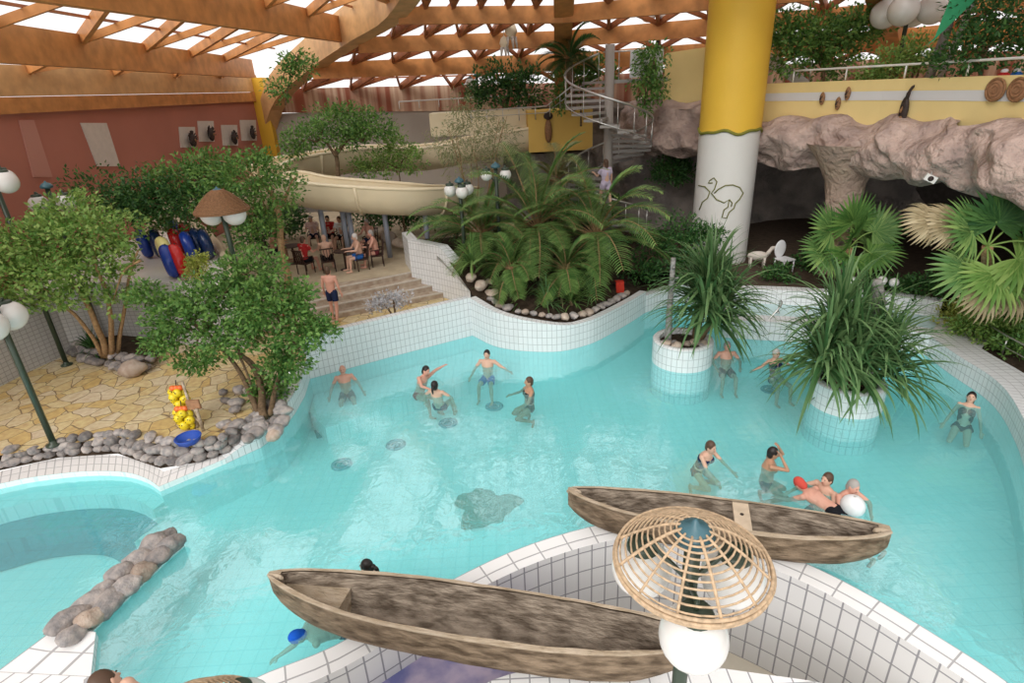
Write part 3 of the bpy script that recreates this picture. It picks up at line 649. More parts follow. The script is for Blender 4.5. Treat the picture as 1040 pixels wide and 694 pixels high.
# ---------- wicker-shaded globe lamps ----------
def lamp(x,y,z0,zt,label,arms=3,rot=0.,shade=True,gr=.245,ar=.42,Rr=.58,hh=.50,group=None,wm='wicker',closed=False,drop=.30,pr=.062,thin=False):
    r=thing('globe_lamp',label,'lamp',(x,y,z0),rot,group); h=zt-z0
    MB().tube([(0,0,0),(0,0,h-.12)],pr,14).build('pole',M['green_metal'],r)
    MB().lathe([(pr,0),(pr*2.4,.0),(pr*2.4,.03),(pr*1.2,.06),(pr,.12)],16).build('foot_plate',M['green_metal'],r)
    MB().lathe([(.002,h+.06),(.02,h+.05),(.03,h+.02),(.10,h-.01),(.15,h-.07),(.155,h-.10),(.14,h-.13),(.06,h-.15)],18).build('cap',M['teal_metal'],r)
    for i in range(arms):
        a=-PI/2+2*PI*i/arms; c,s=math.cos(a),math.sin(a); gx,gy=ar*c,ar*s; zg=h-.12-drop
        if arms==1: gx=gy=0
        arm=MB().tube(catmull([(0,0,h-.55),(gx*.45,gy*.45,h-.45),(gx*.95,gy*.95,zg+.10),(gx,gy,zg)],4),.022,7).build('arm',M['green_metal'],r)
        so=MB().lathe([(.001,zg+.05),(.10,zg+.045),(.125,zg+.02),(.13,zg-.03),(.12,zg-.05)],18,(gx,gy,0)).build('socket',M['green_metal'],r)
        MB().ell((gx,gy,zg-gr*.93),(gr,gr,gr),None,24,16).build('globe',M['globe'],r)
    if shade:
        ri=h-.02
        def pr_(t): return (.09+(Rr-.09)*t, ri-hh*(t**1.45))
        mb=MB(); nr=16 if closed else 12
        for k in range(nr):
            a=2*PI*(k+.5)/nr; mb.tube([(pr_(t/8)[0]*math.cos(a),pr_(t/8)[0]*math.sin(a),pr_(t/8)[1]) for t in range(9)],.013 if k%3==0 else .011,6)
        for j in range(1,22 if closed else 12):
            t=j/(22 if closed else 12); q=pr_(t); mb.tube([(q[0]*math.cos(2*PI*k/36),q[0]*math.sin(2*PI*k/36),q[1]) for k in range(37)],.0085 if not closed else .014,5,False)
        sh=mb.build('wicker_shade',M[wm],r)
        mb=MB()
        for dz,dr in((0,0),(.028,-.012),(-.026,-.006)):
            q=pr_(1); mb.tube([((q[0]+dr)*math.cos(2*PI*k/48),(q[0]+dr)*math.sin(2*PI*k/48),q[1]+dz) for k in range(49)],.015,6,False)
        mb.build('rim_binding',M[wm],sh)
        if closed:
            mb=MB(); mb.lathe([pr_(t/10) for t in range(11)],36); mb.build('weave',M[wm],sh)
    return r
def lamp_at(px,py,c,z0,label,**k):
    """lamp whose cap shows at a pixel, c metres from the eye along the view axis"""
    p=V((0,0,EYE))+ray(px,py)*c
    return lamp(p.x,p.y,z0,p.z,label,**k)
lamp_at(706,534,4.25,.12,'open wicker-shaded lamp with three white globes, standing beside the canoes',rot=R(-12),hh=.32,drop=.31,ar=.41)
lamp_at(178,714,4.3,.12,'wicker lamp shade just showing at the bottom edge of the picture',rot=R(30))
b=at(55,452,TZ); lamp(b.x,b.y,TZ,3.98,'dark green lamp post rising from the stone terrace beside the rock edging',arms=2,rot=R(8),shade=False,ar=.30,gr=.30,drop=.28)
b=at(68,371,TZ); lamp(b.x,b.y,TZ,6.15,'dark green lamp post in front of the grey tiled platform wall',rot=R(70),shade=False,ar=.45,gr=.27)
lamp_at(46,186,15.5,TZ,'lamp with black cap and globes rising above the leafy tree near the terracotta wall',arms=2,rot=R(95),shade=False,ar=.35,gr=.25,drop=.2)
lamp_at(220,192,13.6,PZ+.02,'lamp with brown woven cone shade over two globes, by the swim rings',arms=2,rot=R(80),shade=True,wm='wicker_brown',closed=True,hh=.48,Rr=.62,drop=.22,ar=.30,gr=.27)
lamp_at(466,181,18.2,1.3,'lamp with a cluster of three white globes at the end of the lower slide',rot=R(15),shade=False,gr=.20,ar=.33,drop=.08)
lamp_at(503,166,18.0,1.4,'two-globe lamp behind the palms, in front of the ochre landing',arms=2,rot=R(90),shade=False,gr=.18,ar=.30,drop=.06)
lamp_at(525,63,27.3,6.1,'two-globe lamp on the landing, nearer the spiral stair',arms=2,rot=R(90),shade=False,gr=.27,ar=.33,drop=.10)
lamp_at(484,74,28.6,6.1,'two-globe lamp on the landing, further from the spiral stair',arms=2,rot=R(90),shade=False,gr=.22,ar=.36,drop=.10)
lamp_at(670,-2,22.0,6.6,'green lamp post with white globes above the hanging vine by the stair',arms=3,rot=R(20),shade=False,gr=.30,ar=.40,drop=.10)
lamp_at(928,-14,17.2,5.75,'lamp on the gallery with a wide cluster of white globes behind the parapet rail',arms=4,rot=R(45),shade=False,gr=.42,ar=.62,drop=.15)
# ---------- stones ----------
def rock_mesh(seed,el=(1,.8,.62),sub=3,m=None):
    bm=bmesh.new(); bmesh.ops.create_icosphere(bm,subdivisions=sub,radius=.5)
    for v in bm.verts:
        d=v.co.normalized(); k=1+.22*noise.noise(d*1.3+V((seed*7.1,0,0)))+.10*noise.noise(d*3+V((0,seed*3.3,0)))
        for fn in range(4):
            pl=V((math.sin(seed*3+fn*2.1),math.cos(seed*5+fn*1.7),math.sin(seed+fn*4))).normalized(); q=d.dot(pl)
            if q>.72: k*=1-.35*(q-.72)
        v.co=V((d.x*el[0],d.y*el[1],d.z*el[2]))*.5*k
    me=bpy.data.meshes.new('stone'); bm.to_mesh(me); bm.free(); me.polygons.foreach_set('use_smooth',[True]*len(me.polygons)); me.materials.append(m or M['rock']); return me
RM=[rock_mesh(i) for i in range(7)]+[rock_mesh(i+20,(1.3,.8,.6)) for i in range(3)]
RW=[rock_mesh(i+40,(1,.85,.7),3,M['rock_warm']) for i in range(4)]
def stone(p,s,label,group,rz=None,warm=False,name='stone',tilt=.25,sq=1.):
    me=random.choice(RW if warm else RM); o=bpy.data.objects.new(name,me); C.objects.link(o)
    o.location=p; o.scale=(s,s,s*sq); o.rotation_euler=(random.uniform(-tilt,tilt),random.uniform(-tilt,tilt),random.uniform(0,6.28) if rz is None else rz)
    return tag(o,label,'stone',group)
random.seed(11)
def polylen(p): return sum((p[i+1]-p[i]).length for i in range(len(p)-1))
def along(p,d):
    for i in range(len(p)-1):
        l=(p[i+1]-p[i]).length
        if d<=l: return p[i].lerp(p[i+1],d/max(l,1e-6))
        d-=l
    return p[-1]
A_=catmull(re,3); B_=catmull(re2,3)
for row,(t,s) in enumerate(((.22,.27),(.62,.29),(1.02,.27))):
    ln=[a.lerp(b,t) for a,b in zip(A_,B_)]; T=polylen(ln); d=2.0+.1*row
    while d<T:
        p=along(ln,d); s_=s*random.uniform(.85,1.25)
        p.z+=.03+.03*random.random(); 
        if (row<2 or random.random()<.8): stone(p,s_,'grey stone set in the long rock edging between stone terrace and pool','edging stones of the terrace',sq=1.05)
        d+=s_*.86
# extra heap where the tree bed meets the side wall
for k in range(26):
    p=at(random.uniform(238,305),random.uniform(392,446),.62)
    u=(p.y-10)/4; 
    stone(V((p.x-.25-.3*random.random(),p.y+.1,.47+.08*random.random())),random.uniform(.25,.45),'grey stone in the heap at the foot of the dense tree above the pool','heap stones below the dense tree',warm=random.random()<.25)
# tree bed by the platform
bedl=catmull([at(72,357,TZ),at(85,366,TZ),at(110,373,TZ),at(140,378,TZ),at(160,374,TZ)],4); d=0
while d<polylen(bedl):
    for q in range(2):
        p=along(bedl,d)+V((random.uniform(-.05,.05),.28*q,.10+.14*q)); stone(p,random.uniform(.3,.42),'grey stone ringing the planting bed under the multi-stemmed tree','bed stones under the multi-stemmed tree')
    d+=.34
stone(at(134,374,TZ+.22),.66,'large tan boulder at the end of the planting bed by the terrace',None,.4,True,'boulder')
struct(MB().poly([p+V((0,.15,.25)) for p in bedl]+[at(165,345,TZ+.25),at(70,335,TZ+.25)]).build('ground_tree_bed',M['soil'],smooth=False))
# rock divider across the pool
dl=[at(72,641,.12),at(92,622,.12),at(128,590,.12),at(160,560,.12),at(176,547,.12)]
rid=MB(); rid.strip(zs(offset(dl,.22),PF),zs(offset(dl,.22),.02)); rid.strip(zs(offset(dl,-.22),.02),zs(offset(dl,-.22),PF)); rid.strip(zs(offset(dl,.22),.02),zs(offset(dl,-.22),.02)); struct(rid.build('wall_divider',M['poolw'],smooth=False))
d=0; T=polylen(dl); dirz=math.atan2((dl[-1]-dl[0]).y,(dl[-1]-dl[0]).x)
while d<T+.1:
    for q in(-1,1):
        p=along(dl,min(d+.1*q,T)); t=V((-math.sin(dirz),math.cos(dirz),0)); s_=random.uniform(.38,.52)
        stone(p+t*q*.14+V((0,0,random.uniform(.0,.08))),s_,'grey stone in the rock divider between basin and pool','stones of the rock divider',dirz+random.uniform(-.5,.5),warm=random.random()<.08)
    d+=.31
# pale stones round the palm bed
pl_=offset(W_bulge,.42); d=.5; T=polylen(pl_)
while d<T-.5:
    p=along(pl_,d); q=min(int(d/T*nb),nb-1); s_=random.uniform(.22,.36)
    stone(V((p.x,p.y,bz[q]+.03)),s_,'small pale stone edging the palm bed above the curved tiled wall','palm bed edging stones',warm=random.random()<.5); d+=s_*.95
for (x,y,z,s_) in [(500,299,1.2,.5),(488,290,1.5,.45),(478,282,1.7,.4),(497,287,1.4,.35),(511,305,1.1,.4),(520,311,1.0,.38)]:
    stone(at(x,y,z),s_,'rounded pinkish stone on the slope beside the tiled step wall','slope stones by the step wall',warm=True)
for (x,y,s_) in [(395,242,.8),(385,235,.7),(405,247,.6),(425,246,.5),(440,244,.55),(455,243,.5)]:
    stone(at(x,y,UZ+.10+.36*s_),s_,'boulder lining the back of the upper terrace behind the tables','upper terrace boulders',warm=True,name='boulder')
# ---------- planters in the water ----------
def planter(pl,pr,pb,zt,label):
    a=at(*pl,0);b=at(*pr,0);f=at(*pb,0); cx=(a.x+b.x)/2; rad=(b-a).length/2*1.02; d=V((cx,f.y,0)).normalized(); cy=f.y+rad
    r=thing('round_planter',label,'planter',(cx,cy,PF),0,'round tiled planters')
    z=zt-PF
    MB().lathe([(rad,0),(rad,z)],48).build('drum',M['wtile'],r)
    MB().lathe([(rad,z),(rad-.02,z+.03),(rad-.16,z+.03),(rad-.18,z),(rad-.18,z-.12)],48).build('rim',M['wtile'],r)
    MB().lathe([(.001,z-.08),(rad*.5,z-.08),(rad-.17,z-.1)],32).build('soil',M['soil'],r)
    return V((cx,cy,zt)),rad
P1,r1=planter((665,369),(726,372),(695,379.5),.62,'round white tiled planter with stones, standing in the water beside the bathers in the alcove')
P2,r2=planter((822,404),(897,416),(862,427),.58,'round white tiled planter overhung by arching leaves, standing in the water')
for k in range(16):
    a=random.uniform(-PI,.1); q=random.uniform(.35,.78)*r1; stone(P1+V((q*math.cos(a),q*math.sin(a),.02)),random.uniform(.16,.3),'small stone lying in the planter with the grey dead stem','planter stones',warm=random.random()<.6)
# ---------- swim rings on the platform ----------
def torus(Rm,r_,n=28,m=14):
    vs=[];
    for i in range(n):
        a=2*PI*i/n
        for j in range(m):
            b=2*PI*j/m; vs.append(((Rm+r_*math.cos(b))*math.cos(a),(Rm+r_*math.cos(b))*math.sin(a),r_*math.sin(b)))
    return MB().add(vs,[(i*m+j,((i+1)%n)*m+j,((i+1)%n)*m+(j+1)%m,i*m+(j+1)%m) for i in range(n) for j in range(m)])
ringcol={'blue':mat('blue_vinyl',(.015,.05,.32),.25,.5),'navy':mat('navy_vinyl',(.01,.03,.10),.25,.5),'red':mat('red_vinyl',(.55,.02,.02),.25,.5),'yellow':mat('pale_yellow_vinyl',(.78,.70,.28),.3,.5)}
rg=[(151,262,'blue','blue swim ring standing at the near end of the row, on its own'),(164,262,'navy','dark blue swim ring second from the near end of the row'),(173,272,'yellow','pale yellow swim ring standing next to the lowest blue ring'),(177,282,'blue','blue swim ring lowest and closest to the camera in the row'),
(186,281,'red','red swim ring beside the lowest blue ring'),(184,262,'red','red swim ring in the middle of the row, behind the lowest red one'),(182,250,'blue','small blue swim ring top leftmost behind the red ones'),(194,256,'red','red swim ring at the back of the row, highest of the red rings'),(196,266,'blue','blue swim ring between red rings and leafy bush'),(205,262,'navy','navy swim ring beside the bush, nearer of two'),(213,263,'navy','navy swim ring at the far end of the row by the lamp')]
for x,y,c,lab in rg:
    big=c!='yellow'; p=at(x,y,PZ); r=thing('swim_ring',lab,'swim ring',(p.x,p.y,PZ+.50),R(37)+random.uniform(-.15,.15),'swim rings standing on the platform')
    o=torus(.33,.17).build('tube',ringcol[c],r); o.rotation_euler=(R(6),R(84),0)
    o2=MB().tube([(.17*0,-.05,.33),(0,-.07,.52)],[.015,.02],6).build('valve',M['mask_dark'],r)
# ---------- cream water slide ----------
def chute(name,label,path,wid,hgt,par=None):
    ln=catmull(path,6); n=len(ln); k=10; vs=[];vo=[]
    for i,p in enumerate(ln):
        t=ln[min(i+1,n-1)]-ln[max(i-1,0)]; t.z=0; t.normalize(); s=V((-t.y,t.x,0))
        for j in range(k+1):
            a=PI*j/k; vs.append(p+s*(math.cos(a)*wid/2)+V((0,0,-math.sin(a)**.8*hgt)))
            vo.append(p+s*(math.cos(a)*(wid/2+.10))+V((0,0,-math.sin(a)**.8*(hgt+.08)+.0)))
    w1=k+1
    fs=[(i*w1+j,i*w1+j+1,(i+1)*w1+j+1,(i+1)*w1+j) for i in range(n-1) for j in range(k)]
    r=thing(name,label,'water slide',ln[0].to_tuple(),0); off=V(ln[0])
    MB().add([v-off for v in vs],fs).build('trough',M['slide'],r); MB().add([v-off for v in vo],[f[::-1] for f in fs]).build('outer_shell',M['slide'],r)
    for j in(0,k): MB().tube([(vs[i*w1+j]+vo[i*w1+j])/2-off for i in range(n)],.075,8).build('lip',M['slide'],r)
    for i in range(6,n-2,9):
        mb=MB(); mb.tube([vo[i*w1+j]*1.0-off+V((0,0,-.02)) for j in range(w1)],.06,6); mb.build('joint_flange',M['slide'],r)
    return r,ln
sp=[dep(x,y,Y) for x,y,Y in [(250,190,23.2),(285,178,22.4),(330,184,22.0),(400,189,22.0),(440,190,22.6),(470,190,24)]]
s1,l1=chute('water_slide','lower cream water slide curving above the people at the tables',sp,1.5,1.0)
sp=[dep(x,y,Y) for x,y,Y in [(545,128,27.4),(480,140,27.2),(430,149,27),(370,150,26.6),(320,156,25.8),(285,163,24.6),(262,172,23.6)]]
s2,l2=chute('water_slide','upper cream water slide running from the ochre landing to the bend behind the small tree',sp,1.4,.95)
M['post_blue']=mat('blue_grey_steel_post',(.30,.33,.40),.4,.5)
for k,(x,y,t) in enumerate([(322,196,.0),(345,200,0),(352,205,0),(388,200,0),(430,204,0)]):
    p=dep(x,y,22.3); o=MB().tube([(0,0,0),(0,0,p.z-UZ-.1)],.10,10).build('slide_post',M['post_blue']); o.location=(p.x,p.y,UZ)
    tag(o,'blue-grey steel post under the lower slide, %s from the steps'%['fifth','fourth','third','second','nearest'][k],'post','posts carrying the lower slide')
# ---------- spiral stair ----------
q=dep(619,80,23.0); SX,SY,SZ=q.x,q.y,7.08
st=thing('spiral_staircase','grey steel spiral staircase with thin railings, rising to the gallery beside the rock','staircase',(SX,SY,.5))
MB().tube([(0,0,0),(0,0,7.75)],.17,14).build('centre_pole',mat('grey_pole_paint',(.36,.33,.30),.6),st)
M['tread']=mat('grey_steel_tread',(.34,.32,.30),.6,.3); nst=27
Rs=1.62; rail=[];mid_=[]
for i in range(nst+1):
    a0=R(95)+i*R(22.0); z=SZ-.5-.205*i
    if i<nst:
        b=MB(); a1=a0+R(25)
        vs=[]
        for zz in(0,-.09):
            vs+=[V((.15*math.cos(a0),.15*math.sin(a0),z+zz)),V((Rs*math.cos(a0),Rs*math.sin(a0),z+zz)),V((Rs*math.cos((a0+a1)/2),Rs*math.sin((a0+a1)/2),z+zz)),V((Rs*math.cos(a1),Rs*math.sin(a1),z+zz)),V((.15*math.cos(a1),.15*math.sin(a1),z+zz))]
        b.add(vs,[(0,1,2,3,4),(9,8,7,6,5)]+[(j,j+5,(j+1)%5+5,(j+1)%5) for j in range(5)]); b.build('tread',M['tread'],st,smooth=False)
    pr=V((Rs*math.cos(a0),Rs*math.sin(a0),z))
    if i%2==0 or True: MB().tube([pr,pr+V((0,0,.95))],.016,6).build('baluster',M['steel'],st)
    rail.append(pr+V((0,0,.97))); mid_.append(pr+V((0,0,.1)))
MB().tube(catmull(rail,3),.038,8).build('handrail',M['steel'],st)
MB().tube(catmull(mid_,3),.022,6).build('stringer',M['steel'],st)
# landing of the stair towards the gallery
pl0=MB().box((1.05,.75,SZ-.55),(2.2,1.4,.12)); pl0.build('landing_plate',M['tread'],st,smooth=False)
for k,x in enumerate([.1,.6,1.1,1.6,2.1]): MB().tube([(x,1.4,SZ-.5),(x,1.4,SZ+.5)],.02,6).build('baluster',M['steel'],st)
MB().tube([(0,1.4,SZ+.5),(2.1,1.4,SZ+.5)],.03,6).build('landing_rail',M['steel'],st)
MB().box((1.35,.08,SZ+.0),(1.2,.04,.9)).build('landing_panel',mat('white_perspex_panel',(.7,.71,.72),.2,.5),st,smooth=False)
# ---------- rails, gallery things ----------
def railing(name,label,path,h,m,np=8,r_=.03,mid=True,grp=None):
    o=V(path[0]); t=thing(name,label,'railing',o.to_tuple(),0,grp); ln=[V(p)-o for p in path]
    MB().tube([p+V((0,0,h)) for p in ln],r_,8).build('top_rail',m,t)
    if mid: MB().tube([p+V((0,0,h*.5)) for p in ln],r_*.6,6).build('mid_rail',m,t)
    T=polylen(ln)
    for k in range(np):
        p=along(ln,T*k/(np-1)*.999); MB().tube([p,p+V((0,0,h))],r_*.8,6).build('post',m,t)
    return t
grl=[V((p.x,p.y,6.73)) for p in offset(gt,.15)][5:]
railing('parapet_railing','thin white rail running along the top of the yellow gallery parapet',grl,.34,M['white_metal'],9,.03,False)
a=dep(775,48,22.5);b=dep(822,82,20.6)
rp_=MB().add([a,b,b+V((.5,1,0)),a+V((.5,1,0)),a-V((0,0,.5)),b-V((0,0,.35)),b+V((.5,1,-.35)),a+V((.5,1,-.5))],[(0,1,2,3),(4,5,1,0),(5,6,2,1),(7,6,5,4),(3,2,6,7),(0,3,7,4)])
struct(rp_.build('floor_ramp',mat('pale_ramp_concrete',(.55,.54,.52),.7),smooth=False))
railing('ramp_railing','sloping grey handrail on the ramp beside the yellow column',[a+V((0,0,.0)),b],.55,M['steel'],4,.03)
a=V((ringpt(24.6,112,0).x,ringpt(24.6,112,0).y,6.32)); b=ringpt(24.6,87,6.32)
railing('walkway_railing','thin pale railing along the top of the grey back wall',[ringpt(24.6,104,6.3),ringpt(24.6,96,6.3),ringpt(24.6,88,6.3)],.35,M['white_metal'],8,.03,False)
al=[dep(478,113,27),dep(555,108,26.2),dep(580,88,25.0)]
railing('landing_railing','grey railing along the ochre landing, climbing to the spiral stair',[p-V((0,0,.5)) for p in al],.5,M['steel'],8,.03)
railing('step_handrail','short metal handrail on the white tiled wall beside the steps',[rt[0]+V((-.06,-.1,-.35)),rt[1]+V((-.06,-.1,-.45))],.12,M['steel'],3,.025,False)
rr=[V((p.x,p.y,.46)) for p in offset(W_right,1.05)][:14:3]
railing('garden_railing','dark metal railing between the curved pool wall and the right-hand planting',rr,.55,M['steel'],5,.025)
# masks and shields on the parapet
def on_par(px,py,d=.05):
    best=None
    for i in range(len(gt)-1):
        p=onplane(px,py,gt[i],gt[i+1]); u=(p-gt[i]); e=gt[i+1]-gt[i]; t=(u.x*e.x+u.y*e.y)/(e.x**2+e.y**2)
        if -.01<=t<=1.01: best=(p,math.atan2(e.y,e.x)); break
    p,an=best; return p+V((math.sin(an),-math.cos(an),0))*d,an
for (x,y,w_) in [(837,100,'first, nearest the column'),(853,105,'second and lowest'),(863,95,'third and highest')]:
    p,an=on_par(x,y,.09); r=thing('carved_mask','small brown carved mask on the yellow parapet, %s of three'%w_,'mask',p,an,'small masks on the parapet')
    MB().ell((0,0,0),(.085,.06,.19),None,12,9).build('face',M['mask_brown'],r); MB().tube([(0,-.05,.05),(0,-.10,-.03)],[.02,.03],6).build('nose',M['mask_dark'],r)
    for s in(-1,1): MB().ell((s*.035,-.05,.07),(.018,.02,.012),None,8,5).build('eye',M['mask_dark'],r)
    MB().ell((0,-.045,-.09),(.04,.02,.018),None,8,5).build('mouth',M['mask_dark'],r)
p,an=on_par(922,110,.12); r=thing('carved_mask','tall black carved mask with a plume on the yellow parapet','mask',p,an)
MB().ell((0,0,-.05),(.13,.08,.36),None,14,10).build('face',M['mask_dark'],r); MB().tube(catmull([(.02,0,.25),(.08,-.03,.42),(.18,-.02,.58)],4),[.05]*4+[.04]*4+[.015],6).build('plume',M['mask_dark'],r)
MB().tube([(0,-.06,.05),(0,-.12,-.1)],[.02,.035],6).build('nose',M['mask_brown'],r); MB().ell((0,-.07,-.22),(.05,.03,.03),None,8,5).build('mouth',M['mask_brown'],r)
M['clay']=mat('terracotta_disc',(.42,.22,.12),.7,.2,var=.3,vscale=8)
for (x,y,w_) in [(1014,91,'whole round woven shield on the yellow parapet, nearer the masks'),(1037,91,'round woven shield on the yellow parapet cut by the right edge')]:
    p,an=on_par(x,y,.06); r=thing('woven_shield',w_,'shield',p,an,'round shields on the parapet'); MX=Matrix.Rotation(R(90),3,'X')
    MB().lathe([(.001,.03),(.15,.04),(.22,.02),(.235,.0)],28,(0,0,0),MX).build('disc',M['clay'],r)
    mb=MB(); mb.tube([(.235*math.cos(2*PI*k/28),-.02,.235*math.sin(2*PI*k/28)) for k in range(29)],.03,6,False); mb.build('rim_coil',M['mask_brown'],r)
    for rr_ in(.08,.15): MB().tube([(rr_*math.cos(2*PI*k/20),-.045,rr_*math.sin(2*PI*k/20)) for k in range(21)],.012,5,False).build('ring_ornament',M['mask_brown'],r)
p=dep(557,133,26.35); r=thing('carved_mask','tall thin carved figure mask on the ochre landing wall','mask',p); MB().ell((0,0,0),(.16,.10,.5),None,12,9).build('face',M['mask_brown'],r); MB().ell((0,-.05,.6),(.2,.08,.16),None,10,7).build('headdress',M['mask_dark'],r)
p=dep(945,181,14.6); r=thing('ceiling_speaker','white speaker hanging under the pink rock overhang','speaker',p,R(-30)); MB().box((0,0,0),(.26,.2,.16),Matrix.Rotation(R(25),3,'Y')).build('case',M['white_metal'],r,smooth=False); MB().tube([(0,0,.05),(0,0.05,.35)],.02,6).build('bracket',M['steel'],r); MB().lathe([(.001,0),(.06,.0),(.065,-.01)],14,(0,-.11,0),Matrix.Rotation(R(90),3,'X')).build('grille',M['mask_dark'],r)
# pool floor fittings
for (x,y,w_) in [(347,472,'nearest the rock divider'),(402,452,'second from the bench corner line'),(455,430,'in line below the two bathers'),(502,413,'nearest the woman in the black swimsuit'),(782,396,'in front of the alcove')]:
    p=at(x,y,PF+.01); r=thing('pool_drain','dark round floor drain under water, '+w_,'drain',p,0,'round drains in the pool floor')
    MB().lathe([(.001,.01),(.10,.012),(.11,.0)],20).build('cover',M['teal'],r); MB().lathe([(.14,.0),(.14,.02),(.24,.02),(.25,0)],24).build('ring',M['teal'],r)
mb=MB(); cpt=at(493,515,PF+.012); pts_=[]
for k in range(40):
    a=2*PI*k/40; rr_=.62*(1+.18*math.sin(3*a+1)+.12*math.sin(5*a)+.06*math.sin(11*a)); pts_.append((rr_*1.02*math.cos(a),rr_*.95*math.sin(a),0))
o=MB().poly(pts_).build('floor_patch',mat('grey_green_mosaic',(.30,.46,.40),.6,.3,var=.3,vscale=14),smooth=False); o.location=cpt; tag(o,'irregular grey-green mosaic patch on the pool floor in the middle','patch')
# ================= PLANTS =================
def rv(): 
    while True:
        p=V((random.uniform(-1,1),random.uniform(-1,1),random.uniform(-1,1)))
        if .01<p.length<1: return p
def leafquad(mb,p,d,n,l,w):
    d=d.normalized(); s=d.cross(n)
    if s.length<1e-3: s=d.cross(V((1,0,0)))
    s.normalize(); n=s.cross(d)
    a=p; b=p+d*l*.45+s*w*.5+n*l*.06; c=p+d*l-n*l*.10; e=p+d*l*.45-s*w*.5+n*l*.06
    mb.add([a,b,c,e],[(0,1,2),(0,2,3)])
def crown_mesh(blobs,nl,ls,asp=.5,clump=9,up=.6,droop=0.):
    mb=MB(); tot=sum(r[0]*r[1]+r[1]*r[2]+r[0]*r[2] for c,r in blobs)
    for c,r in blobs:
        n=int(nl*(r[0]*r[1]+r[1]*r[2]+r[0]*r[2])/tot/clump)+1
        for i in range(n):
            q=rv().normalized()*(random.random()**.42); k=1+.25*noise.noise(q*2+c)
            tw=c+V((q.x*r[0],q.y*r[1],q.z*r[2]))*k; od=(q+V((0,0,.25))).normalized()
            for j in range(clump):
                d=(od+rv()*1.1+V((0,0,-droop))).normalized(); p=tw+rv()*ls*1.5
                leafquad(mb,p,d,(V((0,0,up))+rv()*.8+od*.5).normalized(),ls*random.uniform(.7,1.25),ls*asp*random.uniform(.8,1.2))
    return mb
def tree(name,label,cat,base,stems,blobs,nl,ls,lm,bark='bark',asp=.5,group=None,seed=1,clump=9,up=.6,droop=0.,twigs=True):
    random.seed(seed); base=V(base); r=thing(name,label,cat,base,0,group); B=[(V(c)-base,rr) for c,rr in blobs]
    for sp,rad in stems:
        ln=catmull([V(p)-base for p in sp],5); n=len(ln)
        ln=[p+V((noise.noise(p*1.3+V((seed,0,0))),noise.noise(p*1.3+V((0,seed,0))),0))*rad*.9 if 0<i<n-1 else p for i,p in enumerate(ln)]
        MB().tube(ln,[rad*(1-.65*i/(n-1)) for i in range(n)],8).build('trunk' if rad>.035 else 'stem',M[bark],r)
    if twigs and stems:
        for k,(c,rr) in enumerate(B):
            tip=min([V(sp[-1])-base for sp,_ in stems],key=lambda q:(q-c).length)
            if (tip-c).length>.15: MB().tube(catmull([tip-V((0,0,.25)),tip.lerp(c,.5)+V((0,0,.12)),c],4),[.035,.033,.03,.028,.026,.022,.02,.016,.012][:9],6).build('branch',M[bark],r)
    crown_mesh(B,nl,ls,asp,clump,up,droop).build('crown',M[lm],r)
    return r
D=dep
# multi-stemmed light tree on the left
b=at(108,362,TZ+.25); Y=14.6
tree('leafy_tree','light green multi-stemmed tree beside the dark lamp post on the stone terrace','tree',b,
 [([b,D(95,320,Y),D(70,285,Y),D(40,255,Y)],.09),([b+V((.15,0,0)),D(112,315,Y),D(100,270,Y),D(95,235,Y)],.075),([b+V((.25,.1,0)),D(125,320,Y+.3),D(130,285,Y+.3),D(140,255,Y)],.06),([b-V((.1,0,0)),D(82,325,Y),D(45,300,Y-.3),D(10,285,Y-.4)],.06)],
 [(D(10,247,Y),(1.1,1.0,.55)),(D(60,237,Y+.3),(1.2,1.1,.55)),(D(100,232,Y+.4),(1.0,1.0,.5)),(D(40,272,Y-.4),(1.3,1.0,.5)),(D(95,272,Y),(1.1,1.0,.5)),(D(5,307,Y-.5),(.9,.8,.35)),(D(-40,272,Y-.9),(.9,.8,.6)),(D(115,305,Y-.2),(.5,.5,.25)),(D(70,212,Y+.9),(.8,.7,.35)),(D(60,302,Y-.5),(.7,.6,.25)),(D(15,277,Y+.4),(1.2,.9,.5)),(D(112,250,Y),(.6,.6,.35))],9500,.14,'leaf_light','bark_tan',.55,seed=2)
# dense tree at the pool edge
b=at(268,425,.5); Y=12.3
tree('leafy_tree','dense mid green tree at the pool edge, above the heap of stones','tree',b,
 [([b,D(262,385,Y),D(240,350,Y)],.10),([b+V((.1,.1,0)),D(285,380,Y+.1),D(300,345,Y)],.07),([b+V((-.2,.2,0)),D(238,370,Y+.3),D(205,330,Y)],.07)],
 [(D(255,275,Y+.6),(.75,.7,.45)),(D(215,300,Y+.3),(.85,.8,.45)),(D(265,310,Y),(.9,.8,.5)),(D(305,335,Y),(.65,.7,.45)),(D(180,320,Y),(.75,.7,.40)),(D(235,345,Y-.2),(.85,.7,.40)),(D(290,365,Y),(.65,.6,.40)),(D(275,395,Y),(.5,.45,.45)),(D(165,345,Y-.1),(.5,.5,.25)),(D(330,335,Y+.2),(.3,.3,.25)),(D(150,300,Y+.3),(.45,.4,.25)),(D(300,300,Y+.4),(.5,.5,.3)),(D(265,420,Y-.3),(.30,.3,.22)),(D(200,365,Y),(.5,.5,.22))],13000,.115,'leaf_mid','bark',.6,seed=3)
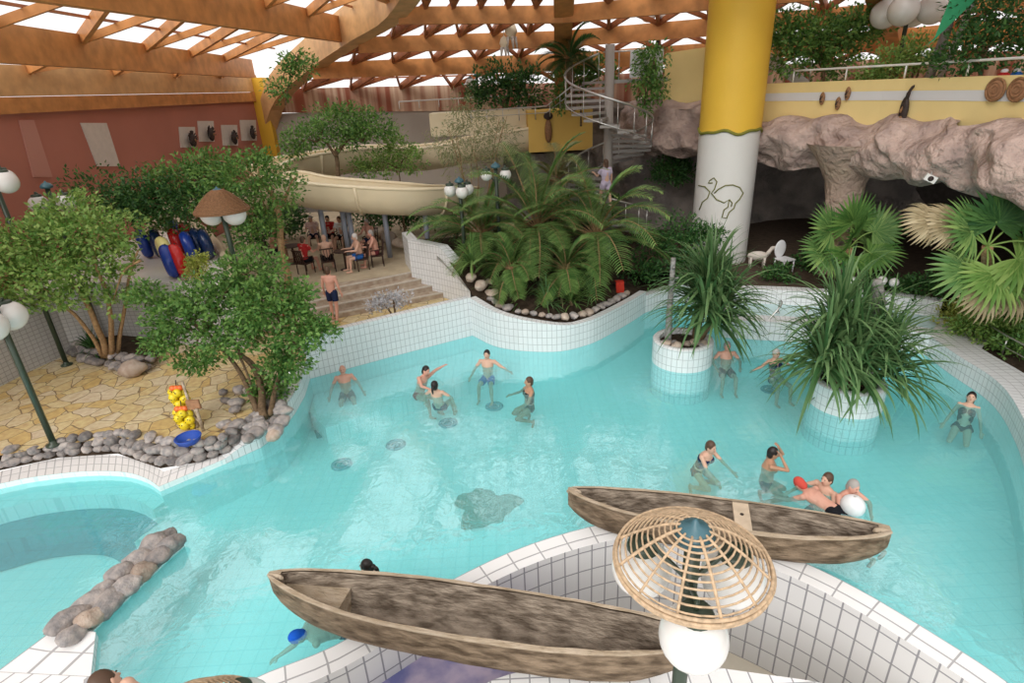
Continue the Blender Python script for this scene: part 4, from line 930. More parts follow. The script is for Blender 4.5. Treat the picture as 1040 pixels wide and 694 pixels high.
# broad tree behind, under the terracotta wall
b=D(284,262,18.5); b.z=TZ; Y=18.5
tree('leafy_tree','broad flat-crowned tree behind the woven-hat lamp, below the terracotta wall','tree',b,
 [([b,D(284,230,Y),D(276,200,Y),D(262,180,Y)],.13),([D(280,215,Y),D(292,195,Y),D(300,180,Y)],.07)],
 [(D(245,177,Y),(1.6,1.3,.5)),(D(280,192,Y),(1.1,1,.55)),(D(195,177,Y+.6),(1.5,1.2,.5)),(D(160,202,Y+.8),(1.5,1.2,.6)),(D(270,217,Y),(1.0,.9,.5)),(D(225,197,Y),(1.2,1,.5)),(D(185,227,Y+1),(1.4,1,.5)),(D(265,162,Y+.5),(.8,.8,.35)),(D(255,242,Y),(.8,.7,.5)),(D(210,162,Y+.8),(1.0,.8,.35))],7500,.15,'leaf_mid','bark_tan',.5,seed=4)
for i,(x,y,w_) in enumerate([(135,195,'behind the light green tree'),(105,200,'between the lamp with black cap and the tall panel'),(180,180,'below the mask panels')]):
    b=D(x,y,18.6); b.z=3.6; tree('dark_shrub','dark shrub on the bank, '+w_,'shrub',b,[([b,b+V((0,0,.5))],.05)],[(b+V((0,0,.9)),(1.3,.9,.8)),(b+V((.8,-.2,.6)),(.9,.7,.6))],1500,.14,'leaf_dark',seed=20+i)
# small round tree in front of the upper slide
b=D(341,186,23.0); b.z=UZ; Y=23.6
tree('leafy_tree','small round-crowned tree with a forked trunk, in front of the upper slide','tree',b,[([b,D(342,165,Y),D(342,150,Y)],.13),([D(342,160,Y),D(332,146,Y),D(322,138,Y)],.07),([D(342,156,Y),D(352,144,Y),D(366,138,Y)],.07)],
 [(D(340,122,Y),(1.2,1.1,.65)),(D(312,140,Y),(1.0,.9,.5)),(D(372,128,Y),(1.0,.9,.5)),(D(352,140,Y),(.9,.8,.4)),(D(300,152,Y),(.5,.5,.3)),(D(390,132,Y),(.5,.5,.3))],4200,.15,'leaf_mid',seed=5)
b=D(404,180,24.4); b.z=UZ
tree('leafy_shrub','light green shrub between the upper and lower slides','shrub',b,[([b,D(404,165,24.4)],.05)],[(D(404,150,24.6),(.8,.7,.6)),(D(388,165,24.4),(.9,.7,.5)),(D(418,163,24.4),(.7,.6,.5)),(D(370,170,24.6),(.8,.5,.4))],2200,.14,'leaf_light',seed=6)
# climber on the roof rib
b=D(296,68,24.0)
tree('climbing_plant','green climber growing on the big timber roof rib','plant',b,[([b+V((-.5,0,-1.3)),b,b+V((.3,0,.5))],.03)],[(b,(.8,.5,.5)),(b+V((-.6,0,-.7)),(.5,.4,.45)),(b+V((.35,0,.1)),(.5,.4,.5))],900,.16,'leaf_mid',seed=7)
# bamboo
b=D(482,200,22.3); b.z=UZ; random.seed(8)
stems=[]
for k in range(9):
    t=D(random.uniform(450,515),random.uniform(112,140),22.3+random.uniform(-.4,.4)); stems.append(([b+V((random.uniform(-.5,.5),random.uniform(-.3,.3),0)),(b+t)/2+V((random.uniform(-.2,.2),0,.5)),t],.022))
tree('bamboo','pale feathery bamboo clump in front of the cream landing wall','bamboo',b,stems,[(D(482,125,22.3),(1.0,.7,.7)),(D(460,145,22.3),(.9,.7,.7)),(D(505,145,22.3),(.9,.7,.7)),(D(480,165,22.3),(1.1,.7,.7)),(D(470,105,22.3),(.5,.4,.5))],2600,.17,'leaf_bamboo','bark_tan',.16,seed=8,droop=.6,twigs=False)
# dark trees on the landing
b=D(512,112,28.8); b.z=6.1
tree('dark_tree','dark rounded tree behind the two-globe lamps on the landing','tree',b,[([b,D(512,95,28.8)],.1)],[(D(512,86,28.8),(1.6,.6,1.0)),(D(535,92,28.8),(1.1,.5,.9)),(D(492,96,28.8),(.9,.7,.6))],2600,.2,'leaf_dark',seed=9)
b=D(590,110,25.6); b.z=5.4
tree('leafy_shrub','green shrub behind the upper turn of the spiral staircase','shrub',b,[([b,D(590,90,25.8)],.05)],[(D(588,82,26),(.8,.5,.7)),(D(605,70,26),(.9,.5,.6)),(D(572,100,25.8),(.5,.4,.6))],1700,.17,'leaf_mid',seed=10)
b=D(664,62,22.3)
tree('hanging_vine','green vine trailing down over the rock edge beside the stair landing','vine',b+V((0,0,-.2)),[([b,D(655,100,22.4)],.025),([b,D(668,95,22.4)],.025)],[(D(664,58,22.4),(.65,.4,.4)),(D(655,80,22.3),(.5,.35,.5)),(D(668,88,22.3),(.35,.3,.5)),(D(655,105,22.4),(.25,.25,.4))],1300,.16,'leaf_mid',seed=11,droop=.7)
# gallery trees at the right
b=D(838,90,20.9); b.z=5.75
tree('leafy_tree','dark green tree on the gallery just to the side of the yellow column','tree',b,[([b,D(836,60,20.9)],.1)],[(D(830,36,20.9),(1.3,.8,.8)),(D(862,32,21.1),(1.1,.7,.7)),(D(812,52,20.9),(1.0,.6,.8)),(D(845,62,21),(1.0,.6,.7)),(D(800,34,21.1),(.8,.7,.7)),(D(885,22,21),(.8,.7,.5))],4800,.17,'leaf_mid',seed=12)
b=D(1000,78,15.6); b.z=5.75
tree('leafy_tree','dark leafy tree behind the round shields on the gallery','tree',b,[([b,D(1000,50,15.6)],.09)],[(D(995,45,15.6),(.9,.7,.6)),(D(1022,25,15.6),(.8,.7,.7)),(D(975,60,15.8),(.7,.6,.4)),(D(1045,50,15.4),(.7,.6,.6)),(D(1000,5,16),(.9,.7,.5))],3600,.13,'leaf_dark',seed=13)
for i,(x,y,w_) in enumerate([(905,62,'beside the dark lamp post'),(930,52,'between the lamp post and the driftwood stems'),(885,75,'nearest the column tree')]):
    q_=18.9 if x<890 else 18.2; b=D(x,y+18,q_); b.z=5.75; tree('pale_shrub','pale green shrub behind the parapet rail, '+w_,'shrub',b,[([b,b+V((0,0,.3))],.03)],[(D(x,y,q_+.1),(.55,.45,.5)),(D(x+8,y+8,q_+.1),(.45,.4,.35))],900,.12,'leaf_light',seed=30+i)
t=thing('driftwood_stems','two tall grey leaning driftwood stems on the gallery','driftwood',(D(940,75,17).x,17.0,5.75))
o=V(t.location)
for a,c,rr in((D(942,75,17.0),D(972,-8,17.0),.13),(D(953,72,16.9),D(990,-5,16.9),.10)): MB().tube([a-o-V((0,0,.5)),(a+c)/2-o+V((.1,0,0)),c-o],[rr,rr*.9,rr*.75],8).build('stem',M['rock'],t)
p=D(985,12,15.9); t=thing('green_sail','small green hanging sail above the gallery plants','sail',p); MB().add([(-.5,0,.6),(.5,.1,.7),(-.1,-.05,.1),(-.9,.1,-.75),(-.75,0,-.6)],[(0,1,2),(0,2,4),(2,3,4)]).build('sail_cloth',mat('green_cloth',(.06,.42,.20),.6,.2,transl=.3),t,smooth=False); MB().tube([(.5,.1,.7),(.9,.1,1.6)],.012,5).build('cord',M['white_metal'],t)
# bush in front of the column, bush on the cliff
b=D(690,285,18.7); b.z=.98
tree('leafy_shrub','bushy dark green shrub in front of the white foot of the column','shrub',b,[([b,D(690,260,18.7)],.06),([b,D(670,255,18.7)],.05)],[(D(690,235,18.7),(.9,.7,.6)),(D(665,250,18.8),(.8,.7,.6)),(D(712,245,18.6),(.7,.6,.5)),(D(690,268,18.6),(1.1,.7,.5)),(D(650,275,18.6),(.7,.6,.5)),(D(725,238,18.5),(.5,.4,.25))],3600,.14,'leaf_dark',seed=14)
b=D(683,180,24.3)
tree('cliff_shrub','small shrub growing out of the grey rock wall beside the column','shrub',b+V((0,0,-.2)),[([b+V((0,.6,-.2)),b+V((0,0,.2))],.04)],[(D(683,170,24.3),(.8,.5,.55)),(D(672,178,24.3),(.5,.4,.35)),(D(695,176,24.3),(.5,.4,.4))],1200,.16,'leaf_dark',seed=15)
# dark planting behind the tables
for i,(x,y,w_) in enumerate([(410,222,'nearest the palms, behind the tables'),(440,215,'next to the three-globe lamp'),(375,215,'behind the second slide post'),(285,222,'behind the man in the dark chair'),(262,238,'by the platform end'),(555,170,'below the ochre landing'),(600,235,'behind the palms at the stair foot')]):
    Yb=26.3 if y<224 else 24.5
    b=D(x,y,Yb); b.z=(UZ if x<540 else 1.2)+.06
    tree('dark_shrub','dark shrub on the upper terrace, '+w_,'shrub',b,[([b,b+V((0,0,.4))],.05)],[(b+V((0,0,1.0)),(1.1,.7,.7)),(b+V((.6,0,.8)),(.8,.6,.5)),(b+V((-.5,0,1.4)),(.7,.5,.5))],1500,.17,'leaf_dark',seed=40+i)
b=at(398,313,1.22); b=V((b.x,b.y+.35,TZ)); 
tree('grey_plant','silvery grey-leaved plant behind the tiled pool wall at the foot of the steps','plant',b,[([b,b+V((0,0,.5))],.03)],[(at(398,309,1.25)+V((0,.3,.05)),(.55,.25,.20)),(at(380,314,1.25)+V((0,.3,0)),(.4,.2,.15))],800,.10,'leaf_grey' if 'leaf_grey' in M else 'leaf_bamboo',seed=50)
b=at(203,285,PZ); tree('yellow_shrub','yellow-green variegated bush beside the swim rings','shrub',b,[([b,b+V((0,0,.3))],.03)],[(b+V((0,0,.35)),(.35,.3,.3)),(b+V((.12,0,.6)),(.25,.25,.22))],800,.10,'leaf_yellow',seed=51)
# ---- strap-leaved rosettes ----
def blade(mb,p,d,l,w,droop,seg=6,fold=.25):
    d=d.normalized(); q=V(p); st=l/seg; vs=[]
    for i in range(seg+1):
        t=i/seg; s=d.cross(V((0,0,1)))
        if s.length<1e-3: s=V((1,0,0))
        s.normalize(); ww=w*(.55+.9*t if t<.3 else .82)*(1-max(0,t-.3)/.7)**.7*.5+.002; up=s.cross(d)
        vs+=[q-s*ww+up*ww*fold,q,q+s*ww+up*ww*fold]; q=q+d*st; d=(d+V((0,0,-droop/seg*(0.4+1.4*t)))).normalized()
    mb.add(vs,[(i*3+j,i*3+j+1,(i+1)*3+j+1,(i+1)*3+j) for i in range(seg) for j in(0,1)])
def rosette(n,l,w,droop,elmin=-.35,seed=0,elmax=1.):
    random.seed(seed); mb=MB()
    for i in range(n):
        a=random.uniform(0,2*PI); e=elmin+(elmax-elmin)*random.random()**.8; e=R(90)*e
        d=V((math.cos(a)*math.cos(e),math.sin(a)*math.cos(e),math.sin(e))); blade(mb,d*.06+V((0,0,random.uniform(-.15,.1))),d,l*random.uniform(.75,1.15),w*random.uniform(.8,1.2),droop*random.uniform(.6,1.3))
    return mb
def dracaena(name,label,base,heads,l,n,droop=1.1,lm='leaf_yucca',w=.07,seed=0):
    r=thing(name,label,'plant',base); base=V(base)
    for k,h in enumerate(heads):
        h=V(h)-base; MB().tube(catmull([(h.x*.3,h.y*.3,-.05),(h.x*.6,h.y*.6,h.z*.5),h],4),[.07,.068,.066,.063,.06,.06,.058,.056,.055][:9],8).build('stem',M['bark'],r)
        o=rosette(n,l,w,droop,-.35,seed+k).build('rosette',M[lm],r); o.location=h
    return r
Yp=P1.y; 
dracaena('dracaena','tall strap-leaved plant in the planter by the alcove bathers',P1+V((.25,.0,-.05)),[D(722,285,Yp),D(716,312,Yp-.25),D(736,305,Yp+.1),D(712,300,Yp+.3),D(728,325,Yp-.3)],1.55,95,1.45,w=.10,seed=60)
Yp=P2.y
dracaena('dracaena','broad arching strap-leaved plant with two heads in the planter nearer the camera',P2+V((.0,.0,-.05)),[D(852,322,Yp+.1),D(896,352,Yp-.1),D(860,362,Yp-.3),D(872,335,Yp+.3),D(842,350,Yp-.1),D(870,375,Yp-.55),D(835,370,Yp-.45),D(900,378,Yp-.35)],1.5,95,1.6,w=.10,seed=70)
def stump(name,label,path,rad,base):
    base=V(base); r=thing(name,label,'dead trunk',base); pts_=[V(p)-base for p in path]
    MB().tube(catmull(pts_,5),[rad*(1.1-.4*i/(5*(len(pts_)-1))) for i in range(5*(len(pts_)-1)+1)],9).build('trunk',M['deadwood'],r)
    random.seed(5)
    for k in range(5):
        p=along(pts_,polylen(pts_)*(.35+.13*k)); a=random.uniform(0,6.28); MB().tube([p,p+V((math.cos(a)*.16,math.sin(a)*.16,.10))],[rad*.5,rad*.25],6).build('branch_stub',M['deadwood'],r)
M['deadwood']=mat('grey_dead_wood',(.34,.33,.31),.85,.2,var=.45,vscale=14,bump=.5)
q=P1+V((-.42,-.05,-.02)); stump('dead_trunk','grey dead stem standing in the planter by the alcove',[q,D(680,315,q.y),D(682,290,q.y),D(684,262,q.y)],.085,q)
q=P2+V((.30,.35,-.02)); stump('dead_trunk','grey gnarled dead stem behind the broad arching plant',[q,D(888,335,q.y),D(892,305,q.y),D(890,285,q.y)],.16,q)
# ---- feather palms ----
def frond(l,droop,nl=34,ll=.42,w=.05,seed=0,elev=.6):
    random.seed(seed); mb=MB(); d=V((math.cos(R(90)*elev),0,math.sin(R(90)*elev))); p=V((0,0,0)); path=[V(p)]; dirs=[d.copy()]
    seg=14
    for i in range(seg):
        p=p+d*(l/seg); path.append(V(p)); d=(d+V((0,0,-droop/seg*(.5+1.2*i/seg)))).normalized(); dirs.append(d.copy())
    for i in range(nl):
        t=.16+.84*i/nl; f=t*seg; k=min(int(f),seg-1); q=path[k].lerp(path[k+1],f-k); dd=dirs[k]
        for s in(-1,1):
            L_=ll*(.45+.9*math.sin(PI*min(1,t*.95+.05))**.7)*random.uniform(.85,1.1); e=(dd*.75+V((0,s,0))*1.0+V((0,0,.18))).normalized()
            blade(mb,q,e,L_,w,.9,3,.3)
    return mb,path
def palm(label,base,crown,n,l,droop,lm,seed=0,rad=.14,e0=-.1,e1=.95,ll=.42,group=None):
    random.seed(seed); base=V(base); crown=V(crown); r=thing('feather_palm',label,'palm',base,0,group)
    if (crown-base).length>.2: MB().tube(catmull([V((0,0,-.1)),(crown-base)*.5,crown-base],4),rad,10).build('trunk',M['bark'],r)
    var=[]
    for k in range(7):
        mb,path=frond(l,droop*(.7+.12*k),seed=seed*10+k,elev=e0+(e1-e0)*(k+.5)/7,ll=ll); rb=MB(); rb.tube(path,[.028*(1-.85*i/len(path)) for i in range(len(path))],5); me=mb.mesh('frond'); me.materials.append(M[lm]); me.polygons.foreach_set('use_smooth',[True]*len(me.polygons))
        m2=rb.mesh('rachis'); m2.materials.append(M['bark_tan']); var.append((me,m2))
    for i in range(n):
        k=i%7; me,m2=var[k]; a=i*2.399+random.uniform(-.2,.2); s=random.uniform(.8,1.1)
        o=bpy.data.objects.new('frond',me); C.objects.link(o); o.parent=r; o.location=crown-base; o.rotation_euler=(random.uniform(-.25,.25),0,a); o.scale=(s,s,s)
        q=bpy.data.objects.new('rachis',m2); C.objects.link(q); q.parent=o
    return r
def gz(x,y,Yd): return D(x,y,Yd)
def bedpt(px,Yd,z): 
    p=D(px,250,Yd); return V((p.x,Yd,z))
palm('large feather palm in the middle of the palm bed, tallest of the group',bedpt(545,18.6,1.4),D(545,232,18.6),40,3.2,1.35,'leaf_palm',1)
palm('feather palm beside the tiled step wall, with dark fronds',bedpt(492,19.3,1.5),D(490,240,19.3),34,2.5,1.4,'leaf_palm',2)
palm('feather palm with long fronds arching towards the column',bedpt(600,18.2,1.2),D(605,240,18.2),36,3.0,1.5,'leaf_palm',3)
palm('low feather palm above the edging stones, in front of the tallest palm',bedpt(520,17.0,1.2),D(520,275,17.0),26,1.5,1.6,'leaf_palm',4,.10,ll=.3)
palm('low feather palm near the water on the column side of the bed',bedpt(572,17.0,1.1),D(575,275,17.0),26,1.6,1.7,'leaf_palm',5,.10,ll=.32)
palm('dark feather palm behind the top of the spiral staircase',D(582,110,25.2),D(578,62,25.2),18,1.5,1.5,'leaf_dark',6)
palm('feathery pale palm in front of the landing rocks',bedpt(560,22,1.3),D(565,185,22),16,1.7,1.4,'leaf_bamboo',7,.08)
# strap-leaved plants filling the front of the bed
random.seed(77)
for i,(x,y,l,lm,w_) in enumerate([(505,300,.75,'leaf_palm','nearest the step wall'),(530,308,.8,'leaf_palm','below the low palm'),(555,310,.8,'leaf_yucca','at the middle of the curved wall'),(580,308,.8,'leaf_palm','towards the column'),(545,298,.8,'leaf_dry','dry and tan, at the middle'),(570,302,.8,'leaf_dry','dry and tan, towards the column'),(600,300,.7,'leaf_yucca','last before the dark stools'),(480,268,.9,'leaf_palm','up the slope by the step wall'),(463,240,.9,'leaf_dark','at the top of the step wall'),(500,292,.35,'leaf_light','small and pale, on the edging stones')]):
    p=at(x,y,1.0 if y>280 else 2.0); r=thing('strap_plant','strap-leaved plant in the palm bed, '+w_,'plant',p-V((0,0,.15)),0); o=rosette(70,l,.055,1.3,-.1,90+i).build('rosette',M[lm],r); o.location=(0,0,.2); MB().tube([(0,0,0),(0,0,.22)],.06,7).build('stem',M['bark'],r)
p=at(95,356,TZ+.25); r=thing('strap_plant','dark strap-leaved plant at the foot of the multi-stemmed tree','plant',p); rosette(60,.6,.06,1.1,0,120).build('rosette',M['leaf_dark'],r); MB().tube([(0,0,0),(0,0,.1)],.05,7).build('stem',M['bark'],r)
# ---- fan palms ----
def fan(mb,rad,nseg=26,spread=250,droop=.5):
    for i in range(nseg):
        a=R(-spread/2+spread*i/(nseg-1)); d=V((math.cos(a),math.sin(a),.12)); blade(mb,V((0,0,0)),d,rad*random.uniform(.9,1.05)*(1-.12*abs(a)/R(spread/2)),rad*.17,droop,5,.5)
def fanpalm(label,base,crown,leaves,rad,tr=.12,seed=0):
    """leaves: (pixel of leaf hub, depth, material, scale)"""
    random.seed(seed); base=V(base); crown=V(crown); r=thing('fan_palm',label,'palm',base)
    MB().tube(catmull([(0,0,-.05),(crown-base)*.5+V((.05,0,0)),crown-base],4),tr,10).build('trunk',M['bark_tan'],r)
    for (x,y,Yd,lm,s,dr) in leaves:
        h=D(x,y,Yd)-base; c=crown-base; dv=(h-c)
        if dv.length<.05: dv=V((0,-.3,.3))
        mb=MB(); fan(mb,rad*s,droop=dr); o=mb.build('fan_leaf',M[lm],r); o.location=h
        dv.normalize(); o.rotation_mode='QUATERNION'; xa=dv; 
        nrm=(V((0,-.75,.65))-xa*xa.dot(V((0,-.75,.65)))); 
        if nrm.length<.05: nrm=V((0,0,1))
        nrm.normalize(); ya=nrm.cross(xa); mt=Matrix((xa,ya,nrm)).transposed(); o.rotation_quaternion=mt.to_quaternion()
        pb=MB(); pb.tube(catmull([c,c.lerp(h,.5)+V((0,0,.12)),h],4),[.022]*8+[.016],5); q=pb.build('petiole',M['leaf_light'],o); q.parent=r
    return r
b=D(862,290,16.8); b.z=.98
fanpalm('green fan palm behind the planter, below the rock pillar',b,D(862,252,16.8),[(865,225,16.7,'leaf_mid',1.,.4),(842,235,16.7,'leaf_palm',1.,.6),(888,235,16.7,'leaf_palm',1.,.6),(838,258,16.4,'leaf_palm',1.,.8),(885,258,16.3,'leaf_mid',1.,.8),(862,262,16.2,'leaf_mid',1.,.9),(850,245,17.2,'leaf_dry',.8,1.2),(878,248,17,'leaf_palm',.9,.8),(866,240,16.5,'leaf_mid',.9,.5)],.95,.11,130)
b=at(992,338,.46)
fanpalm('big fan palm with browning leaf tips at the right-hand edge',b,D(1003,250,12.6),[(985,275,12.3,'leaf_palm',1.,.9),(1010,280,12.1,'leaf_light',1.,1.0),(1035,265,12.2,'leaf_light',1.1,1.),(1012,225,12.6,'leaf_dark',1.,.5),(985,235,12.6,'leaf_palm',.9,.7),(965,228,12.7,'leaf_dry',.8,2.4),(945,225,12.8,'leaf_dry',.75,2.6),(1040,225,12.6,'leaf_dark',1.,.6),(1000,295,12.0,'leaf_dry',.8,1.5),(1028,295,12.0,'leaf_dry',.85,1.4),(1060,250,12.2,'leaf_palm',1.,.8)],1.0,.11,131)
# shrubs of the right bed
for i,(x,y,w_,lm) in enumerate([(985,345,'nearest the garden railing','leaf_light'),(1012,352,'below the big fan palm','leaf_light'),(1035,362,'at the edge of the picture','leaf_mid'),(1030,325,'behind the fan palm trunk','leaf_mid'),(970,332,'beside the water wall end','leaf_yellow')]):
    p=at(x,y,.46); tree('leafy_shrub','low leafy shrub in the right-hand planting bed, '+w_,'shrub',p,[([p,p+V((0,0,.3))],.03)],[(p+V((0,0,.35)),(.55,.5,.35)),(p+V((.25,.2,.3)),(.45,.4,.3))],1100,.12,lm,seed=140+i)
for i,(x,y,w_) in enumerate([(905,295,'below the dry fan leaves'),(935,300,'behind the garden railing'),(820,272,'behind the alcove wall'),(790,285,'beside the white chair')]):
    p=at(x,y,.98); tree('dark_shrub','low dark plant in the shade of the rock overhang, '+w_,'shrub',p,[([p,p+V((0,0,.2))],.03)],[(p+V((0,0,.2)),(.6,.5,.28))],500,.14,'leaf_dark',seed=150+i)
# ================= PEOPLE =================
SK={'fair':mat('fair_skin',(.68,.42,.31),.5,.35,var=.08,vscale=6),'pink':mat('pink_skin',(.68,.36,.27),.5,.35,var=.08,vscale=6),'tan':mat('tanned_skin',(.50,.27,.17),.5,.35,var=.1,vscale=6)}
HA={'dark':mat('dark_hair',(.018,.013,.012),.45,.4),'brown':mat('brown_hair',(.09,.05,.03),.5,.4),'grey':mat('grey_hair',(.35,.33,.31),.6,.3),'white':mat('white_hair',(.62,.60,.57),.6,.3),'blond':mat('fair_hair',(.42,.29,.14),.55,.3)}
CL={}
def cloth(n,c): 
    if n not in CL: CL[n]=mat(n+'_fabric',c,.8,.15)
    return CL[n]
def ud(d): return V(d).normalized()
def person(label,loc,rz,P,skin='fair',hair='dark',hairlen=0,suit=None,suitc=None,top=None,topc=None,female=False,scale=1.,group=None,bald=False):
    """P: pose as directions. Local axes: faces -y, own left is +x. Root at the hips."""
    g=P.get; r=thing('person',label,'person',loc,rz,group)
    sp=ud(g('sp',(0,0,1))); fw=ud(g('fw',(0,-1,0))); sd=sp.cross(fw)*-1; sd=fw.cross(sp)*-1
    sd=ud(sp.cross(fw)*-1) if False else ud((-fw).cross(sp)) ; sd=ud(V((0,0,0))+(fw.cross(sp))*-1) if False else ud(sp.cross(-fw)*-1)
    # own left side
    lf=ud(fw.cross(sp)); lf=-lf if lf.dot(V((1,0,0)))<0 and abs(fw.y)>.2 and fw.y<0 else lf
    bk=-ud(sp.cross(lf)) if ud(sp.cross(lf)).dot(fw)>0 else ud(sp.cross(lf))
    fr_=-bk
    sw=.17 if female else .195; hw=.10 if female else .09; k=scale
    hip=V((0,0,0)); chest=hip+sp*.36; neck=hip+sp*.53
    hd=ud(g('hd',sp)); hf=g('hf',fr_); hf=ud(V(hf)-hd*hd.dot(V(hf))); hs=ud(hf.cross(hd)); head=neck+sp*.02+hd*.138+hf*.02
    B=MB()
    def rot(x,y,z): return Matrix((x,y,z)).transposed()
    TM=rot(lf,bk,sp); HM=rot(hs,-hf,hd)
    B.ell(hip+sp*.02,(.165,.115,.15),TM); B.ell(hip+sp*.20,(.15 if not female else .135,.105,.18),TM); B.ell(chest+sp*.02,(.175 if not female else .155,.115,.19),TM)
    B.tube([hip,hip+sp*.2,chest,chest+sp*.12],[.135,.125,.14,.09],10); B.ell(chest+sp*.13,(sw-.02,.075,.07),TM)
    if female:
        for s in(-1,1): B.ell(chest+lf*s*.075+fr_*.09-sp*.0,(.07,.06,.07),TM)
    B.tube([chest+sp*.12,neck+sp*.02,head-hd*.06],[.075,.06,.058],10)
    B.ell(head,(.083,.103,.125),HM,18,12); B.ell(head-hd*.06+hf*.025,(.064,.068,.066),HM)
    B.tube([head+hf*.092+hd*.02,head+hf*.121-hd*.024],[.012,.018],7)
    for s in(-1,1): B.ell(head+hs*s*.083-hd*.005,(.012,.022,.032),HM,8,6)
    J={}
    for s,n in((1,'l'),(-1,'r')):
        sh=chest+sp*.12+lf*s*sw; ua=ud(g('ua_'+n,(s*.25,0,-1))); fa=ud(g('fa_'+n,(s*.1,-.3,-1)))
        el=sh+ua*.29; wr=el+fa*.25; J['sh'+n],J['el'+n],J['wr'+n]=sh,el,wr
        m_=1. if not female else .85
        B.ell(sh,.062*m_,None,10,7); B.tube([chest+sp*.11+lf*s*.08,sh,sh.lerp(el,.5),el],[.065*m_,.056*m_,.050*m_,.040*m_],10); B.ell(el,.041*m_,None,8,6); B.tube([el,el.lerp(wr,.3),wr],[.040*m_,.041*m_,.026],10)
        # hand: palm, four fingers, thumb
        hn=fa; pn=ud(g('pn_'+n,(0,0,-1))); pn=pn-hn*hn.dot(pn)
        if pn.length<.1: pn=V((0,-1,0))-hn*hn.dot(V((0,-1,0)))
        pn.normalize(); ac=hn.cross(pn)*s
        PM=rot(ac,pn,hn); B.ell(wr+hn*.05,(.042,.020,.055),PM,10,7); B.tube([wr-hn*.01,wr+hn*.04],[.027,.028],8)
        for q,(o,L_) in enumerate(((-.030,.060),(-.010,.074),(.010,.078),(.029,.070))):
            b=wr+hn*.088+ac*o; cdir=(hn+pn*.25).normalized(); m1=b+cdir*L_*.5; c2=(hn+pn*.7).normalized(); B.tube([b-hn*.02,b,m1,m1+c2*L_*.5],[.0115,.0115,.011,.0095],6)
        b=wr+hn*.03+ac*.035; t1=(hn*.6+ac*.8).normalized(); B.tube([b,b+t1*.035,b+t1*.035+(hn+ac*.25).normalized()*.035],[.014,.013,.011],6)
        hj=hip+lf*s*hw-sp*.03; th=ud(g('th_'+n,(s*.06,0,-1))); sk=ud(g('sk_'+n,(0,.05,-1)))
        kn=hj+th*.43; an=kn+sk*.42; J['hj'+n],J['kn'+n],J['an'+n]=hj,kn,an
        B.tube([hip,hj,hj.lerp(kn,.4),kn],[.10,.092,.078,.055],12); B.ell(kn,.057,None,10,7); B.tube([kn,kn.lerp(an,.3),an.lerp(kn,.15),an],[.054,.057,.042,.036],10)
        ft=g('ft_'+n); ft=ud(ft) if ft else ud(V(fr_)-sk*sk.dot(fr_)) if (V(fr_)-sk*sk.dot(fr_)).length>.2 else ud(sk)
        B.ell(an-ft*.03+sk*.03,(.036,.036,.045),None,8,6); B.tube([an-ft*.03+sk*.04,an+ft*.07+sk*.055,an+ft*.15+sk*.06,an+ft*.19+sk*.06],[.036,.036,.034,.016],8)
    def fin(mb,name,m,vox,par=None,smit=3):
        o=mb.build(name,m,par or r)
        md=o.modifiers.new('fuse','REMESH'); md.mode='VOXEL'; md.voxel_size=vox; md.use_smooth_shade=True
        ms=o.modifiers.new('soften','SMOOTH'); ms.factor=.5; ms.iterations=smit
        return o
    body=fin(B,'body',SK[skin],.0115)
    F=MB()
    for s in(-1,1): F.ell(head+hf*.097+hs*s*.033+hd*.022,(.013,.006,.008),HM,8,5)
    F.build('eyes' if False else 'eye',M['mask_dark'],body)
    MB().ell(head+hf*.096-hd*.052,(.022,.008,.007),HM,8,5).build('mouth',cloth('lip',(.38,.12,.10)),body)
    if not bald or hairlen:
        Hh=MB(); 
        if not bald: Hh.ell(head+hd*.020-hf*.014,(.091,.105,.123),HM,18,12); Hh.ell(head-hf*.045-hd*.03,(.081,.071,.093),HM,14,9)
        if hairlen==1: Hh.ell(head-hf*.07-hd*.10,(.075,.045,.11),HM)
        if hairlen==2:
            q=head-hf*.10+hd*.02; Hh.ell(q-hf*.02,(.05,.05,.05),HM); Hh.tube(catmull([q-hf*.03,q-hf*.09-hd*.03,q-hf*.10-hd*.15],3),[.03,.034,.034,.03,.026,.018,.01],8)
        if hairlen==3: Hh.ell(head-hf*.06+hd*.105,(.045,.045,.04),HM)
        o=Hh.build('hair',HA[hair] if isinstance(hair,str) else hair,r)
    def shell(parts,name,m):
        mb=MB()
        for p in parts: p(mb)
        fin(mb,name,m,.016,None,2)
    G=.014
    def hips(mb): mb.ell(hip+sp*.01,(.165+G,.115+G,.12+G),TM)
    def legs(f):
        def fn(mb):
            for n in'lr': mb.tube([hip,J['hj'+n],J['hj'+n].lerp(J['kn'+n],f)],[.10+G,.096+G,(.096-.035*f)+G*1.8],12)
        return fn
    def torso(mb): mb.ell(hip+sp*.20,(.15+G,.105+G,.18),TM); mb.ell(chest+sp*.0,(.175+G,.115+G,.15),TM)
    def ftorso(mb):
        mb.ell(hip+sp*.20,(.135+G,.105+G,.18),TM); mb.ell(chest-sp*.03,(.155+G,.115+G,.13),TM)
        for s in(-1,1): mb.ell(chest+lf*s*.075+fr_*.09-sp*.01,(.07+G,.06+G,.066+G),TM); mb.tube([chest+lf*s*.08+fr_*.10,chest+sp*.17+lf*s*.09,chest+lf*s*.07-fr_*.11],[.022,.02,.022],6)
    def fullt(mb):
        torso(mb); mb.ell(chest-sp*.02,(.20,.135,.20),TM); mb.ell(chest+sp*.13,(sw+.0,.09,.075),TM); mb.ell(hip+sp*.03,(.165+G*1.6,.115+G*1.6,.13),TM)
        for n in'lr': mb.tube([chest+sp*.11,J['sh'+n],J['sh'+n].lerp(J['el'+n],.6)],[.08,.078,.066],10)
    if suit=='trunks': shell([hips,legs(.62)],'swim_trunks',suitc)
    if suit=='briefs': shell([hips,legs(.14)],'swim_briefs',suitc)
